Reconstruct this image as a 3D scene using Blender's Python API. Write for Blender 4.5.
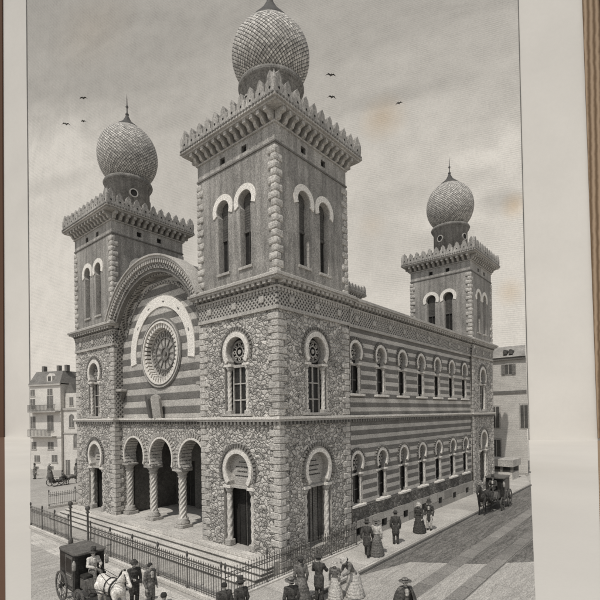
import bpy, bmesh, math, random
from mathutils import Vector, Matrix
from mathutils.geometry import tessellate_polygon
random.seed(7)
R = math.radians
PI = math.pi
scene = bpy.context.scene
for o in list(bpy.data.objects):
    bpy.data.objects.remove(o)

# ------------------------------------------------------------------ camera
CAM = Vector((-14.5612, -13.5631, 7.2))
AZ = R(40.5109)
FW = Vector((math.cos(AZ), math.sin(AZ), 0)); RT = Vector((math.sin(AZ), -math.cos(AZ), 0)); UP = Vector((0, 0, 1))
ROLL = 0.0153; FPX = 446.8; PCX, PCY = 298.0, 414.05
cd = bpy.data.cameras.new('camera'); cam = bpy.data.objects.new('camera', cd); scene.collection.objects.link(cam)
cd.sensor_width = 36; cd.lens = FPX / 600 * 36; cd.shift_x = 2 / 600; cd.shift_y = 114.05 / 600
cd.clip_start = .1; cd.clip_end = 1500
cx_ = RT * math.cos(ROLL) - UP * math.sin(ROLL); cy_ = UP * math.cos(ROLL) + RT * math.sin(ROLL)
m4 = Matrix((cx_, cy_, -FW)).transposed().to_4x4(); m4.translation = CAM
cam.matrix_world = m4
scene.camera = cam

# ------------------------------------------------------------------ light
SUN_TO = Vector((-.62, -.13, 1.10)).normalized()
world = bpy.data.worlds.new('World'); scene.world = world; world.use_nodes = True
wn = world.node_tree; bg = wn.nodes['Background']
sk = wn.nodes.new('ShaderNodeTexSky'); sk.sky_type = 'NISHITA'; sk.sun_disc = False
sk.sun_elevation = math.asin(SUN_TO.z); sk.sun_rotation = math.atan2(SUN_TO.x, SUN_TO.y)
sk.dust_density = 1.0
hs = wn.nodes.new('ShaderNodeHueSaturation'); hs.inputs['Saturation'].default_value = .12
wn.links.new(sk.outputs[0], hs.inputs['Color']); wn.links.new(hs.outputs[0], bg.inputs['Color'])
bg.inputs['Strength'].default_value = .125
sl = bpy.data.lights.new('sun', 'SUN'); sl.energy = 3.0; sl.angle = R(.5); sl.color = (1, .965, .915)
so = bpy.data.objects.new('sun', sl); scene.collection.objects.link(so)
so.rotation_euler = (-SUN_TO).to_track_quat('-Z', 'Y').to_euler()
vs = scene.view_settings
vs.view_transform = 'Standard'; vs.look = 'None'; vs.gamma = 1; vs.use_curve_mapping = False; vs.exposure = -0.1

# ------------------------------------------------------------------ helpers
COL = scene.collection
def link(o, parent=None):
    COL.objects.link(o)
    if parent: o.parent = parent
    return o
def tag(o, label=None, cat=None, group=None, kind=None):
    for k, v in (('label', label), ('category', cat), ('group', group), ('kind', kind)):
        if v: o[k] = v
    return o
def empty(name, loc=(0, 0, 0), rz=0, parent=None):
    o = bpy.data.objects.new(name, None); o.location = loc; o.rotation_euler = (0, 0, rz); o.empty_display_size = .3
    return link(o, parent)
def copy_tree(o, parent=None):
    c = o.copy(); link(c); c.parent = parent
    for ch in list(o.children): copy_tree(ch, c)
    return c
TW = (1.0, .957, .885)
def grey(v): return (v * TW[0], v * TW[1], v * TW[2], 1)

class N:
    """tiny node helper"""
    def __init__(s, name, rough=.9):
        s.m = bpy.data.materials.new(name); s.m.use_nodes = True; s.t = s.m.node_tree
        s.b = s.t.nodes['Principled BSDF']; s.b.inputs['Roughness'].default_value = rough
        s.b.inputs['Specular IOR Level'].default_value = .2
        s.tc = s.t.nodes.new('ShaderNodeTexCoord')
    def n(s, typ, **kw):
        x = s.t.nodes.new('ShaderNode' + typ)
        for k, v in kw.items():
            if k in x.inputs.keys(): x.inputs[k].default_value = v
            else: setattr(x, k, v)
        return x
    def l(s, a, b): s.t.links.new(a, b)
    def math(s, op, a, b=None, c=None):
        x = s.t.nodes.new('ShaderNodeMath'); x.operation = op
        for i, q in enumerate((a, b, c)):
            if q is None: continue
            if isinstance(q, (int, float)): x.inputs[i].default_value = q
            else: s.l(q, x.inputs[i])
        return x.outputs[0]
    def noise(s, scale, detail=3, rough=.6, co=None, stretch=None, dist=0):
        x = s.n('TexNoise'); x.inputs['Scale'].default_value = scale; x.inputs['Detail'].default_value = detail
        x.inputs['Roughness'].default_value = rough; x.inputs['Distortion'].default_value = dist
        co = co or s.tc.outputs['Object']
        if stretch:
            mp = s.n('Mapping'); mp.inputs['Scale'].default_value = stretch; s.l(co, mp.inputs[0]); co = mp.outputs[0]
        s.l(co, x.inputs['Vector']); return x.outputs['Fac']
    def rng(s, f, a, b, c, d):
        x = s.n('MapRange'); s.l(f, x.inputs[0])
        for i, v in enumerate((a, b, c, d)): x.inputs[i + 1].default_value = v
        return x.outputs[0]
    def finish(s, val, bump=None, bs=.3, bd=.03, ink=.40):
        """val: scalar albedo -> warm grey"""
        if ink:
            gn = s.noise(17, 3, .75)
            val = s.math('MULTIPLY', val, s.rng(gn, .36, .64, 1 - ink, 1 + ink * .7))
        cc = s.n('CombineColor')
        for i in range(3): s.l(s.math('MULTIPLY', val, TW[i]), cc.inputs[i])
        s.l(cc.outputs[0], s.b.inputs['Base Color'])
        if bump is not None:
            bp = s.n('Bump'); bp.inputs['Strength'].default_value = bs; bp.inputs['Distance'].default_value = bd
            s.l(bump, bp.inputs['Height']); s.l(bp.outputs[0], s.b.inputs['Normal'])
        return s.m
    def hatch(s, scale=60, amp=.2, axis='Z'):
        """engraver's fine broken lines"""
        w = s.n('TexWave'); w.bands_direction = axis; w.inputs['Scale'].default_value = scale / 16
        w.inputs['Distortion'].default_value = 2.2; w.inputs['Detail'].default_value = 2; w.inputs['Detail Scale'].default_value = 1.2
        s.l(s.tc.outputs['Object'], w.inputs['Vector'])
        nz = s.noise(1.3, 3); k = s.math('MULTIPLY', w.outputs['Fac'], s.rng(nz, .3, .7, 0, amp))
        return s.math('SUBTRACT', 1.0, k)

def plain(name, v, amp=.22, sc=9, hatch=60, hamp=.25, axis='Z', rough=.9, metal=0, big=.2, streak=0, ink=.40):
    a = N(name, rough); a.b.inputs['Metallic'].default_value = metal
    g = a.rng(a.noise(sc, 5, .7), .25, .75, 1 - amp, 1 + amp)
    g = a.math('MULTIPLY', g, a.rng(a.noise(.55, 4), .3, .7, 1 - big, 1 + big))
    if streak: g = a.math('MULTIPLY', g, a.rng(a.noise(2.2, 5, .65, stretch=(1.6, 1.6, .13)), .35, .65, 1 - streak, 1 + streak * .6))
    val = a.math('MULTIPLY', g, v)
    if hatch: val = a.math('MULTIPLY', val, a.hatch(hatch, hamp, axis))
    return a.finish(val, a.noise(sc * 2, 4), .25, .02, ink)

def rubble(name, v, sc=2.3, mort=.12, stretch=(1, 1, 1.25)):
    a = N(name, .92)
    nz = a.n('TexNoise', Scale=3.0, Detail=2.0); a.l(a.tc.outputs['Object'], nz.inputs['Vector'])
    vm = a.n('VectorMath', operation='MULTIPLY_ADD'); a.l(nz.outputs['Color'], vm.inputs[0]); vm.inputs[1].default_value = (.34,) * 3
    a.l(a.tc.outputs['Object'], vm.inputs[2])
    mp = a.n('Mapping'); mp.inputs['Scale'].default_value = stretch; a.l(vm.outputs[0], mp.inputs[0])
    e = a.n('TexVoronoi', feature='DISTANCE_TO_EDGE', Scale=sc); a.l(mp.outputs[0], e.inputs['Vector'])
    f = a.n('TexVoronoi', feature='F1', Scale=sc); a.l(mp.outputs[0], f.inputs['Vector'])
    sep = a.n('SeparateColor'); a.l(f.outputs['Color'], sep.inputs[0])
    stone = a.rng(sep.outputs[0], 0, 1, v * .62, v * 1.22)
    stone = a.math('MULTIPLY', stone, a.rng(a.noise(14, 4, .7), .25, .75, .7, 1.25))
    stone = a.math('MULTIPLY', stone, a.hatch(85, .35, 'DIAGONAL'))
    edge = a.rng(e.outputs['Distance'], .010, .065, mort, 1.0)
    val = a.math('MULTIPLY', stone, edge)
    hgt = a.rng(e.outputs['Distance'], 0, .25, 0, 1)
    return a.finish(val, hgt, .8, .06)

def striped(name, light, dark, period=.8, off=0.0, duty=.48):
    a = N(name, .9)
    sp = a.n('SeparateXYZ'); a.l(a.tc.outputs['Object'], sp.inputs[0])
    z = a.math('ADD', a.math('DIVIDE', sp.outputs[2], period), off)
    z = a.math('ADD', z, a.rng(a.noise(5, 2), 0, 1, -.02, .02))
    fr = a.math('FRACT', z); k = a.math('GREATER_THAN', fr, duty)
    base = a.rng(k, 0, 1, light, dark)
    # course joints every half period
    fr2 = a.math('FRACT', a.math('MULTIPLY', z, 2.0)); j = a.math('GREATER_THAN', fr2, .07); base = a.math('MULTIPLY', base, a.rng(j, 0, 1, .72, 1))
    # hatching inside dark band is denser
    h = a.math('MULTIPLY', a.hatch(110, .45, 'Z'), 1.0)
    base = a.math('MULTIPLY', base, h)
    base = a.math('MULTIPLY', base, a.rng(a.noise(8, 5, .7), .25, .75, .8, 1.2))
    base = a.math('MULTIPLY', base, a.rng(a.noise(.5, 4), .3, .7, .85, 1.15))
    return a.finish(base, a.noise(20, 3), .2, .02)

def lattice(name, v, nu=40, nv=4.2, dark=.22, wid=.2):
    """fish scale cladding, on the dome's own uv"""
    a = N(name, .75)
    sp = a.n('SeparateXYZ'); a.l(a.tc.outputs['UV'], sp.inputs[0])
    p = a.math('MULTIPLY', sp.outputs[0], nu); q = a.math('MULTIPLY', sp.outputs[1], nv)
    s1 = a.math('FRACT', a.math('ADD', p, q)); s2 = a.math('FRACT', a.math('SUBTRACT', p, q))
    m1 = a.rng(s1, 0, wid, dark, 1); m2 = a.rng(s2, 0, wid * 1.3, dark, 1)
    m = a.math('MULTIPLY', m1, m2)
    f1 = a.math('FLOOR', a.math('ADD', p, q)); f2 = a.math('FLOOR', a.math('SUBTRACT', p, q)); cb = a.n('CombineXYZ'); a.l(f1, cb.inputs[0]); a.l(f2, cb.inputs[1])
    wnz = a.n('TexWhiteNoise'); a.l(cb.outputs[0], wnz.inputs['Vector'])
    cell = a.math('MULTIPLY', a.rng(a.math('ADD', s1, s2), .1, 1.7, .38, 1.25), a.rng(wnz.outputs['Value'], 0, 1, .7, 1.25))  # relief shading painted into each scale, plus random tone per scale
    val = a.math('MULTIPLY', a.math('MULTIPLY', m, cell), a.rng(a.noise(7, 4, .7), .25, .75, v * .6, v * 1.4))
    return a.finish(val, m, .8, .08)

def dotted(name, v, dark, sx=4.2):
    """small drilled diamond pattern of terracotta frieze"""
    a = N(name, .9)
    sp = a.n('SeparateXYZ'); a.l(a.tc.outputs['Object'], sp.inputs[0])
    h = a.math('ADD', sp.outputs[0], sp.outputs[1])
    p = a.math('MULTIPLY', h, sx); q = a.math('MULTIPLY', sp.outputs[2], sx)
    f1 = a.math('ABSOLUTE', a.math('SUBTRACT', a.math('FRACT', a.math('ADD', p, q)), .5))
    f2 = a.math('ABSOLUTE', a.math('SUBTRACT', a.math('FRACT', a.math('SUBTRACT', p, q)), .5))
    m = a.math('MAXIMUM', f1, f2); k = a.rng(m, .2, .36, dark, 1)
    val = a.math('MULTIPLY', a.math('MULTIPLY', k, v), a.rng(a.noise(10, 4, .7), .25, .75, .75, 1.25))
    return a.finish(val, m, .8, .06)

def blocks(name, v, w=.9, h=.42, mort=.35, axis='xz', amp=.3):
    a = N(name, .9)
    sp = a.n('SeparateXYZ'); a.l(a.tc.outputs['Object'], sp.inputs[0]); cc = a.n('CombineXYZ')
    if axis == 'xz': a.l(a.math('ADD', sp.outputs[0], sp.outputs[1]), cc.inputs[0]); a.l(sp.outputs[2], cc.inputs[1])
    else: a.l(sp.outputs[0], cc.inputs[0]); a.l(sp.outputs[1], cc.inputs[1])
    br = a.n('TexBrick', Scale=1.0); br.inputs['Brick Width'].default_value = w; br.inputs['Row Height'].default_value = h
    br.inputs['Mortar Size'].default_value = .022; br.inputs['Mortar Smooth'].default_value = .3
    br.inputs['Color1'].default_value = (1 - amp,) * 3 + (1,); br.inputs['Color2'].default_value = (1 + amp * .5,) * 3 + (1,)
    br.inputs['Mortar'].default_value = (mort,) * 3 + (1,)
    a.l(cc.outputs[0], br.inputs['Vector'])
    val = a.math('MULTIPLY', br.outputs['Color'], a.rng(a.noise(9, 5, .7), .25, .75, v * .8, v * 1.2))
    val = a.math('MULTIPLY', val, a.rng(a.noise(.4, 4), .3, .7, .85, 1.15))
    val = a.math('MULTIPLY', val, a.hatch(70, .3, 'X' if axis != 'xz' else 'Z'))
    return a.finish(val, br.outputs['Fac'], -.3, .02)

M = {}
M['rubble'] = rubble('rubble_stone', .51, 4.0, .16, (1, 1, 1.4))
M['quoin'] = plain('quoin_stone', .46, .4, 7, 60, .4)
M['plaster'] = plain('grey_plaster', .31, .2, 9, 90, .5, streak=.3)
M['plaster_light'] = plain('light_grey_plaster', .38, .2, 9, 90, .4, streak=.3)
M['drum'] = plain('drum_plaster', .25, .25, 9, 60, .5, streak=.3)
M['white'] = plain('white_stone', .62, .08, 9, 0, big=.06)
M['trim'] = plain('trim_stone', .38, .22, 9, 0)
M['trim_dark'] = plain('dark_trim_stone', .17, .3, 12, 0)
M['stripe'] = striped('striped_brick', .50, .18, .52)
M['stripe_facade'] = striped('striped_gable_brick', .46, .17, .8, .3)
M['scales'] = lattice('dome_scales', .50, 54, 4.7, .22, .2)
M['lead'] = plain('dome_lead', .075, .25, 12, 40, .3, rough=.6)
M['frieze'] = dotted('terracotta_frieze', .36, .14)
M['ring_dots'] = dotted('archivolt_pattern', .30, .25, 3.4)
M['glass'] = plain('dark_glass', .03, .5, 3, 60, .5, rough=.35)
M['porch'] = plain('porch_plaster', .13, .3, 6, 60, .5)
M['band'] = plain('white_marble', .70, .08, 9, 0, big=.06)
M['recess'] = plain('louvre_recess', .03, .4, 4, 70, .5)
M['wood'] = plain('dark_wood', .035, .4, 6, 60, .6)
M['panel'] = plain('grey_plaque', .42, .2, 8, 50, .4)
M['louvre'] = plain('grey_louvre', .10, .3, 6, 40, .6)
M['door_grey'] = plain('pale_door', .22, .25, 6, 60, .5)
M['ink'] = plain('plaque_lettering', .04, .1, 5, 0)
M['iron'] = plain('wrought_iron', .10, .3, 12, 0, rough=.6)
M['roof'] = plain('zinc_roof', .15, .25, 6, 30, .4, 'X')
M['floor'] = blocks('porch_paving', .55, .8, .8, .6, 'xy', .12)
M['step'] = plain('step_stone', .52, .15, 9, 0)
M['plinth'] = blocks('plinth_blocks', .45, 1.3, .62, .4)
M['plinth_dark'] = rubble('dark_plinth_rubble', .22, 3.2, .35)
M['shaft'] = plain('column_stone', .55, .2, 14, 0)
M['paint'] = plain('carriage_paint', .045, .35, 6, 50, .4, rough=.4)
M['paint_grey'] = plain('carriage_grey_paint', .13, .35, 6, 50, .4, rough=.5)
M['brass'] = plain('lantern_brass', .3, .1, 8, 0, rough=.4)
M['skin'] = plain('skin', .42, .1, 20, 0)
M['cloth_dark'] = plain('dark_cloth', .075, .6, 14, 40, .5, ink=.5)
M['cloth_mid'] = plain('grey_cloth', .17, .6, 14, 40, .5, ink=.5)
M['cloth_light'] = plain('light_cloth', .55, .35, 14, 40, .5, ink=.4)
M['hair'] = plain('dark_hair', .035, .3, 30, 0)
M['coat_dark'] = plain('dark_horsehair', .06, .4, 12, 0)
M['coat_white'] = plain('white_horsehair', .62, .25, 9, 0)
M['coat_grey'] = plain('grey_horsehair', .25, .25, 9, 0)
M['city'] = plain('pale_stucco', .66, .08, 5, 30, .2, big=.1)
M['city_trim'] = plain('stucco_trim', .42, .1, 5, 0)
M['city_roof'] = plain('slate_roof', .2, .2, 6, 30, .4)
M['city_win'] = plain('grey_shutter', .2, .2, 6, 30, .4)
M['city_win_dark'] = plain('dark_window', .1, .2, 6, 30, .4)
M['right_city'] = plain('grey_stucco', .56, .12, 5, 26, .3, big=.12)

def unit_bevel(seg, off):
    bm = bmesh.new(); bmesh.ops.create_cube(bm, size=1)
    bmesh.ops.bevel(bm, geom=bm.edges[:], offset=off, segments=seg, affect='EDGES', profile=.5)
    v = [tuple(x.co) for x in bm.verts]; bm.verts.index_update(); f = [[q.index for q in x.verts] for x in bm.faces]; bm.free()
    return v, f
BEV = unit_bevel(1, .10); PIL = unit_bevel(3, .3); CUS = unit_bevel(2, .17)

class MB:
    def __init__(s): s.v = []; s.f = []; s.mi = []; s.sm = []; s.mats = []; s.uv = {}; s.M = Matrix.Identity(4)
    def add(s, vs_, fs, mat, smooth=False, uvs=None):
        if mat not in s.mats: s.mats.append(mat)
        k = s.mats.index(mat); b = len(s.v)
        s.v += [tuple(s.M @ Vector(p)) for p in vs_]
        for i, f in enumerate(fs):
            if uvs: s.uv[len(s.f)] = uvs[i]
            s.f.append([b + j for j in f]); s.mi.append(k); s.sm.append(smooth)
        return s
    def box(s, x0, x1, y0, y1, z0, z1, mat):
        v = [(x, y, z) for z in (z0, z1) for y in (y0, y1) for x in (x0, x1)]
        return s.add(v, [(0, 2, 3, 1), (4, 5, 7, 6), (0, 1, 5, 4), (1, 3, 7, 5), (3, 2, 6, 7), (2, 0, 4, 6)], mat)
    def shape(s, tpl, x0, x1, y0, y1, z0, z1, mat, smooth=False):
        v = [((x0 + x1) / 2 + p[0] * (x1 - x0), (y0 + y1) / 2 + p[1] * (y1 - y0), (z0 + z1) / 2 + p[2] * (z1 - z0)) for p in tpl[0]]
        return s.add(v, tpl[1], mat, smooth)
    def prism(s, poly, y0, y1, mat, caps=True):
        """poly in (x,z), extruded y0..y1"""
        n = len(poly); v = [(p[0], y0, p[1]) for p in poly] + [(p[0], y1, p[1]) for p in poly]
        f = [(i, (i + 1) % n, n + (i + 1) % n, n + i) for i in range(n)]
        if caps:
            t = tessellate_polygon([[Vector((p[0], p[1], 0)) for p in poly]])
            f += [tuple(q) for q in t] + [tuple(n + i for i in q) for q in t]
        return s.add(v, f, mat)
    def holes(s, outer, hl, y, depth, mat, rmat=None):
        """wall face at y with openings and reveals going in to y+depth"""
        pl = [outer] + hl; flat = [p for q in pl for p in q]
        t = tessellate_polygon([[Vector((p[0], p[1], 0)) for p in q] for q in pl])
        s.add([(p[0], y, p[1]) for p in flat], [tuple(q) for q in t], mat)
        for h in hl:
            n = len(h)
            s.add([(p[0], y, p[1]) for p in h] + [(p[0], y + depth, p[1]) for p in h], [(i, (i + 1) % n, n + (i + 1) % n, n + i) for i in range(n)], rmat or mat)
        return s
    def ring(s, cx, cz, r0, r1, a0, a1, y0, y1, mat, n=24):
        full = abs(a1 - a0) >= 359.9
        v = []
        for i in range(n + 1):
            a = R(a0 + (a1 - a0) * i / n); c, q = math.cos(a), math.sin(a)
            v += [(cx + r0 * c, y0, cz + r0 * q), (cx + r1 * c, y0, cz + r1 * q), (cx + r1 * c, y1, cz + r1 * q), (cx + r0 * c, y1, cz + r0 * q)]
        f = []
        for i in range(n):
            a, b = 4 * i, 4 * i + 4
            for j in range(4): f.append((a + j, a + (j + 1) % 4, b + (j + 1) % 4, b + j))
        if not full: f += [(0, 1, 2, 3), (4 * n, 4 * n + 3, 4 * n + 2, 4 * n + 1)]
        return s.add(v, f, mat)
    def teeth(s, cx, cz, r0, r1, a0, a1, y0, y1, mat, n):
        st = (a1 - a0) / n
        for i in range(n): s.ring(cx, cz, r0, r1, a0 + st * (i + .15), a0 + st * (i + .75), y0, y1, mat, 1)
    def lathe(s, prof, cx, cy, mat, n=24, smooth=True, uv=False, a0=0):
        v = []; 
        for (r, z) in prof:
            for i in range(n):
                a = a0 + 2 * PI * i / n; v.append((cx + r * math.cos(a), cy + r * math.sin(a), z))
        f = []; uvs = []; acc = [0]
        for k in range(1, len(prof)): acc.append(acc[-1] + math.hypot(prof[k][0] - prof[k - 1][0], prof[k][1] - prof[k - 1][1]))
        for k in range(len(prof) - 1):
            for i in range(n):
                j = (i + 1) % n; f.append((k * n + i, k * n + j, (k + 1) * n + j, (k + 1) * n + i))
                uvs.append([(i / n, acc[k]), ((i + 1) / n, acc[k]), ((i + 1) / n, acc[k + 1]), (i / n, acc[k + 1])])
        if prof[0][0] > 1e-4: f.append(tuple(range(n))[::-1]); uvs.append([(0, 0)] * n)
        if prof[-1][0] > 1e-4: f.append(tuple(range((len(prof) - 1) * n, len(prof) * n))); uvs.append([(0, 0)] * n)
        return s.add(v, f, mat, smooth, uvs if uv else None)
    def tube(s, pts, rs, mat, n=8, smooth=True):
        if not isinstance(rs, (list, tuple)): rs = [rs] * len(pts)
        pts = [Vector(p) for p in pts]; v = []
        for i, p in enumerate(pts):
            t = (pts[min(i + 1, len(pts) - 1)] - pts[max(i - 1, 0)]).normalized()
            a = t.cross(Vector((0, 0, 1)));
            if a.length < .01: a = Vector((1, 0, 0))
            a.normalize(); b = t.cross(a)
            for k in range(n):
                q = 2 * PI * k / n; v.append(tuple(p + (a * math.cos(q) + b * math.sin(q)) * rs[i]))
        f = [(i * n + k, i * n + (k + 1) % n, (i + 1) * n + (k + 1) % n, (i + 1) * n + k) for i in range(len(pts) - 1) for k in range(n)]
        f += [tuple(range(n))[::-1], tuple(range((len(pts) - 1) * n, len(pts) * n))]
        return s.add(v, f, mat, smooth)
    def twist(s, cx, cy, z0, z1, r, mat, turns=2.2, lobes=4, n=24, seg=28):
        v = []
        for k in range(seg + 1):
            t = k / seg
            for i in range(n):
                a = 2 * PI * i / n; q = r * (1 + .13 * math.cos(lobes * a - turns * lobes * 2 * PI * t / 2))
                v.append((cx + q * math.cos(a), cy + q * math.sin(a), z0 + (z1 - z0) * t))
        f = [(k * n + i, k * n + (i + 1) % n, (k + 1) * n + (i + 1) % n, (k + 1) * n + i) for k in range(seg) for i in range(n)]
        return s.add(v, f, mat, True)
    def build(s, name, parent=None, loc=(0, 0, 0), rz=0):
        me = bpy.data.meshes.new(name); me.from_pydata(s.v, [], s.f)
        for m in s.mats: me.materials.append(m)
        me.polygons.foreach_set('material_index', s.mi); me.polygons.foreach_set('use_smooth', s.sm)
        if s.uv:
            ul = me.uv_layers.new(name='UVMap')
            for pi, c in s.uv.items():
                p = me.polygons[pi]
                for li, q in zip(p.loop_indices, c): ul.data[li].uv = q
        me.update()
        o = bpy.data.objects.new(name, me); o.location = loc; o.rotation_euler = (0, 0, rz)
        return link(o, parent)

def hs_poly(cx, zc, r, rn, hw, zj, zb, n=22):
    """horseshoe head radius r centre zc, narrowing to half width rn, then rectangle half width hw from zj down to zb"""
    a = math.acos(min(.999, rn / r)); pts = []
    for i in range(n + 1):
        t = PI + a - (PI + 2 * a) * i / n
        pts.append((cx + r * math.cos(t), zc + r * math.sin(t)))
    pts += [(cx + rn, zj), (cx + hw, zj), (cx + hw, zb), (cx - hw, zb), (cx - hw, zj), (cx - rn, zj)]
    if abs(hw - rn) < 1e-3: pts = pts[:n + 1] + [(cx + rn, zb), (cx - rn, zb)]
    return pts
ROT = {0: 0, 1: -PI / 2, 2: PI, 3: PI / 2}      # outward -y, -x, +y, +x

# ------------------------------------------------------------------ ground, page, sky
def ray(u, v):
    du, dv = u - PCX, v - PCY; c, s_ = math.cos(ROLL), math.sin(ROLL)
    return RT * ((du * c - dv * s_) / FPX) - UP * ((du * s_ + dv * c) / FPX) + FW
BN = Vector((math.cos(R(20)), math.sin(R(20)), 0)); BP = CAM + FW * 130
BR = Vector((BN.y, -BN.x, 0))
def on_back(u, v, off=0):
    d = ray(u, v); P = BP - BN * off; t = (P - CAM).dot(BN) / d.dot(BN); return CAM + d * t
def on_ground(u, v, z=0):
    d = ray(u, v); return CAM + d * ((z - CAM.z) / d.z)

def sheet(name, pts, mat, th=None, n=None, parent=None):
    """flat sheet with a little thickness behind it"""
    th = th or .004; n = n or Vector((0, 0, -1))
    k = len(pts); v = [tuple(p) for p in pts] + [tuple(Vector(p) + n * th) for p in pts]
    b = MB(); b.add(v, [tuple(range(k)), tuple(range(2 * k - 1, k - 1, -1))] + [(i, (i + 1) % k, k + (i + 1) % k, k + i) for i in range(k)], mat)
    return b.build(name, parent)
def v_foot(u):
    lo, hi = 415.0, 470.0
    for _ in range(30):
        m_ = (lo + hi) / 2
        if on_back(u, m_, .2).z > 0: lo = m_
        else: hi = m_
    return lo
# paper
a = N('page_paper', .95)
v_ = a.rng(a.noise(.05, 5, .6), .3, .7, .50, .55)
v_ = a.math('MULTIPLY', v_, a.rng(a.noise(.9, 5, .8), .2, .8, .97, 1.03))
M['paper'] = a.finish(a.math('MULTIPLY', v_, 1.17), ink=0); a.b.inputs['Specular IOR Level'].default_value = 0
a = N('paper_ground', .95)
v_ = a.rng(a.noise(.05, 5, .6), .3, .7, .50, .55)
v_ = a.math('MULTIPLY', v_, a.rng(a.noise(4, 5, .8), .2, .8, .97, 1.03))
M['ground'] = a.finish(a.math('MULTIPLY', v_, .955), ink=0); a.b.inputs['Specular IOR Level'].default_value = 0

g = MB(); g.box(-120, 320, -260, 320, -.6, -.008, M['ground']); gnd = g.build('ground'); tag(gnd, 'pale paper coloured ground around the printed street', kind='structure')

# sky backdrop : local coords x along BR, z up, scaled 1/100
def backdrop(name, pts, mat, off, zmin=-1):
    o = None
    ps = [on_back(u, v, off) for u, v in pts]
    for p in ps: p.z = max(p.z, zmin)
    org = BP - BN * off
    b = MB(); k = len(ps)
    loc = [((p - org).dot(BR), 0, p.z) for p in ps]
    b.add(loc + [(q[0], .02, q[2]) for q in loc], [tuple(range(k)), tuple(range(2 * k - 1, k - 1, -1))] + [(i, (i + 1) % k, k + (i + 1) % k, k + i) for i in range(k)], mat)
    return b.build(name, None, (org.x, org.y, 0), math.atan2(BR.y, BR.x))
pg = backdrop('book_page', [(-160, -60), (760, -60), (760, 470), (-160, 470)], M['paper'], 0)
PGI = (Matrix.Translation(pg.location) @ Matrix.Rotation(pg.rotation_euler[2], 4, 'Z')).inverted()
tag(pg, 'cream blank page margin framing the scene behind the buildings', 'page')
def sky_mat():
    a = N('clouded_sky', .95)
    oc = a.tc.outputs['Object']
    sp = a.n('SeparateXYZ'); a.l(oc, sp.inputs[0]); X, Z = sp.outputs[0], sp.outputs[2]
    def px(u, v):
        p = on_back(u, v, .08); return ((p - BP).dot(BR), p.z)
    def blob(u, v, du, dv, soft=1.0, nd=.9):
        c = px(u, v); e = px(u + du, v); f = px(u, v - dv)
        dx = a.math('DIVIDE', a.math('SUBTRACT', X, c[0]), abs(e[0] - c[0])); dz = a.math('DIVIDE', a.math('SUBTRACT', Z, c[1]), abs(f[1] - c[1]))
        r = a.math('SQRT', a.math('ADD', a.math('MULTIPLY', dx, dx), a.math('MULTIPLY', dz, dz)))
        r = a.math('ADD', r, a.math('MULTIPLY', a.math('SUBTRACT', warp, .5), nd * 2))
        return a.rng(r, 1 + soft * .5, max(0, 1 - soft * .5), 0, 1)
    warp = a.noise(.045, 7, .68, dist=.6)
    streak = a.noise(.02, 6, .6, stretch=(1, 1, 2.4), dist=1.2)
    base = a.rng(streak, .3, .7, .50, .61)
    top = px(300, 0)[1]; low = px(300, 330)[1]
    grad = a.rng(Z, low, top, 1.24, .76)       # clouds are printed thinner towards the horizon
    val = a.math('MULTIPLY', base, grad)
    def lighten(val, m, to, amt):
        m = a.math('MULTIPLY', m, amt)
        x = a.n('Mix'); x.data_type = 'FLOAT'; a.l(m, x.inputs[0]); a.l(val, x.inputs[2]); x.inputs[3].default_value = to
        return x.outputs[0]
    for (u, v, du, dv, to, amt) in [(45, 165, 60, 42, .68, .95), (60, 280, 90, 75, .68, .95), (100, 200, 60, 30, .64, .8), (180, 205, 40, 60, .52, .8),
                                    (400, 300, 90, 70, .63, .9), (480, 160, 34, 9, .68, .9), (508, 150, 14, 26, .68, .85), (455, 135, 40, 6, .56, .6),
                                    (380, 240, 40, 40, .50, .6), (510, 290, 30, 60, .64, .8), (445, 60, 90, 14, .47, .6), (330, 30, 70, 16, .44, .5), (60, 30, 50, 14, .40, .5)]:
        val = lighten(val, blob(u, v, du, dv), to, amt)
    for (u, v, du, dv, to, amt) in [(500, 200, 24, 12, .40, .6), (450, 240, 40, 14, .46, .5), (140, 60, 90, 20, .38, .4), (395, 95, 70, 9, .40, .4), (48, 185, 30, 8, .50, .5), (400, 200, 60, 14, .44, .4)]:
        val = lighten(val, blob(u, v, du, dv), to, amt)
    # engraved lines
    w = a.n('TexWave'); w.bands_direction = 'Z'; w.inputs['Scale'].default_value = .62; w.inputs['Distortion'].default_value = 1.2; w.inputs['Detail'].default_value = 2; w.inputs['Detail Scale'].default_value = .3
    a.l(oc, w.inputs['Vector'])
    val = a.math('MULTIPLY', val, a.rng(a.math('MULTIPLY', w.outputs['Fac'], a.rng(a.noise(.2, 3), .3, .7, 0, 1)), 0, 1, 1.06, .82))
    val = a.math('MULTIPLY', val, a.rng(a.noise(1.9, 4, .85), .28, .72, .86, 1.12))
    m = a.finish(val, ink=0); a.b.inputs['Specular IOR Level'].default_value = 0
    # foxing stains
    lk = [l for l in a.t.links if l.to_socket == a.b.inputs['Base Color']][0]; col = lk.from_socket
    for (u, v, r_, k) in [(383, 118, 15, .65), (514, 205, 9, .8), (510, 292, 9, .5), (92, 30, 26, .2), (372, 225, 10, .25)]:
        mk = a.math('MULTIPLY', blob(u, v, r_, r_, 1.6, .5), k)
        x = a.n('Mix'); x.data_type = 'RGBA'; x.blend_type = 'MULTIPLY'; a.l(mk, x.inputs[0]); a.l(col, x.inputs[6]); x.inputs[7].default_value = (.92, .78, .62, 1)
        col = x.outputs[2]
    a.l(col, a.b.inputs['Base Color'])
    return m
M['sky'] = sky_mat()
sky = backdrop('sky', [(25.5, -60), (516.5, -60), (528.5, 440), (30, 444)], M['sky'], .08); tag(sky, 'grey clouded sky', kind='structure')
M['rule'] = plain('printed_rule', .16, .2, 2, 0)
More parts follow.
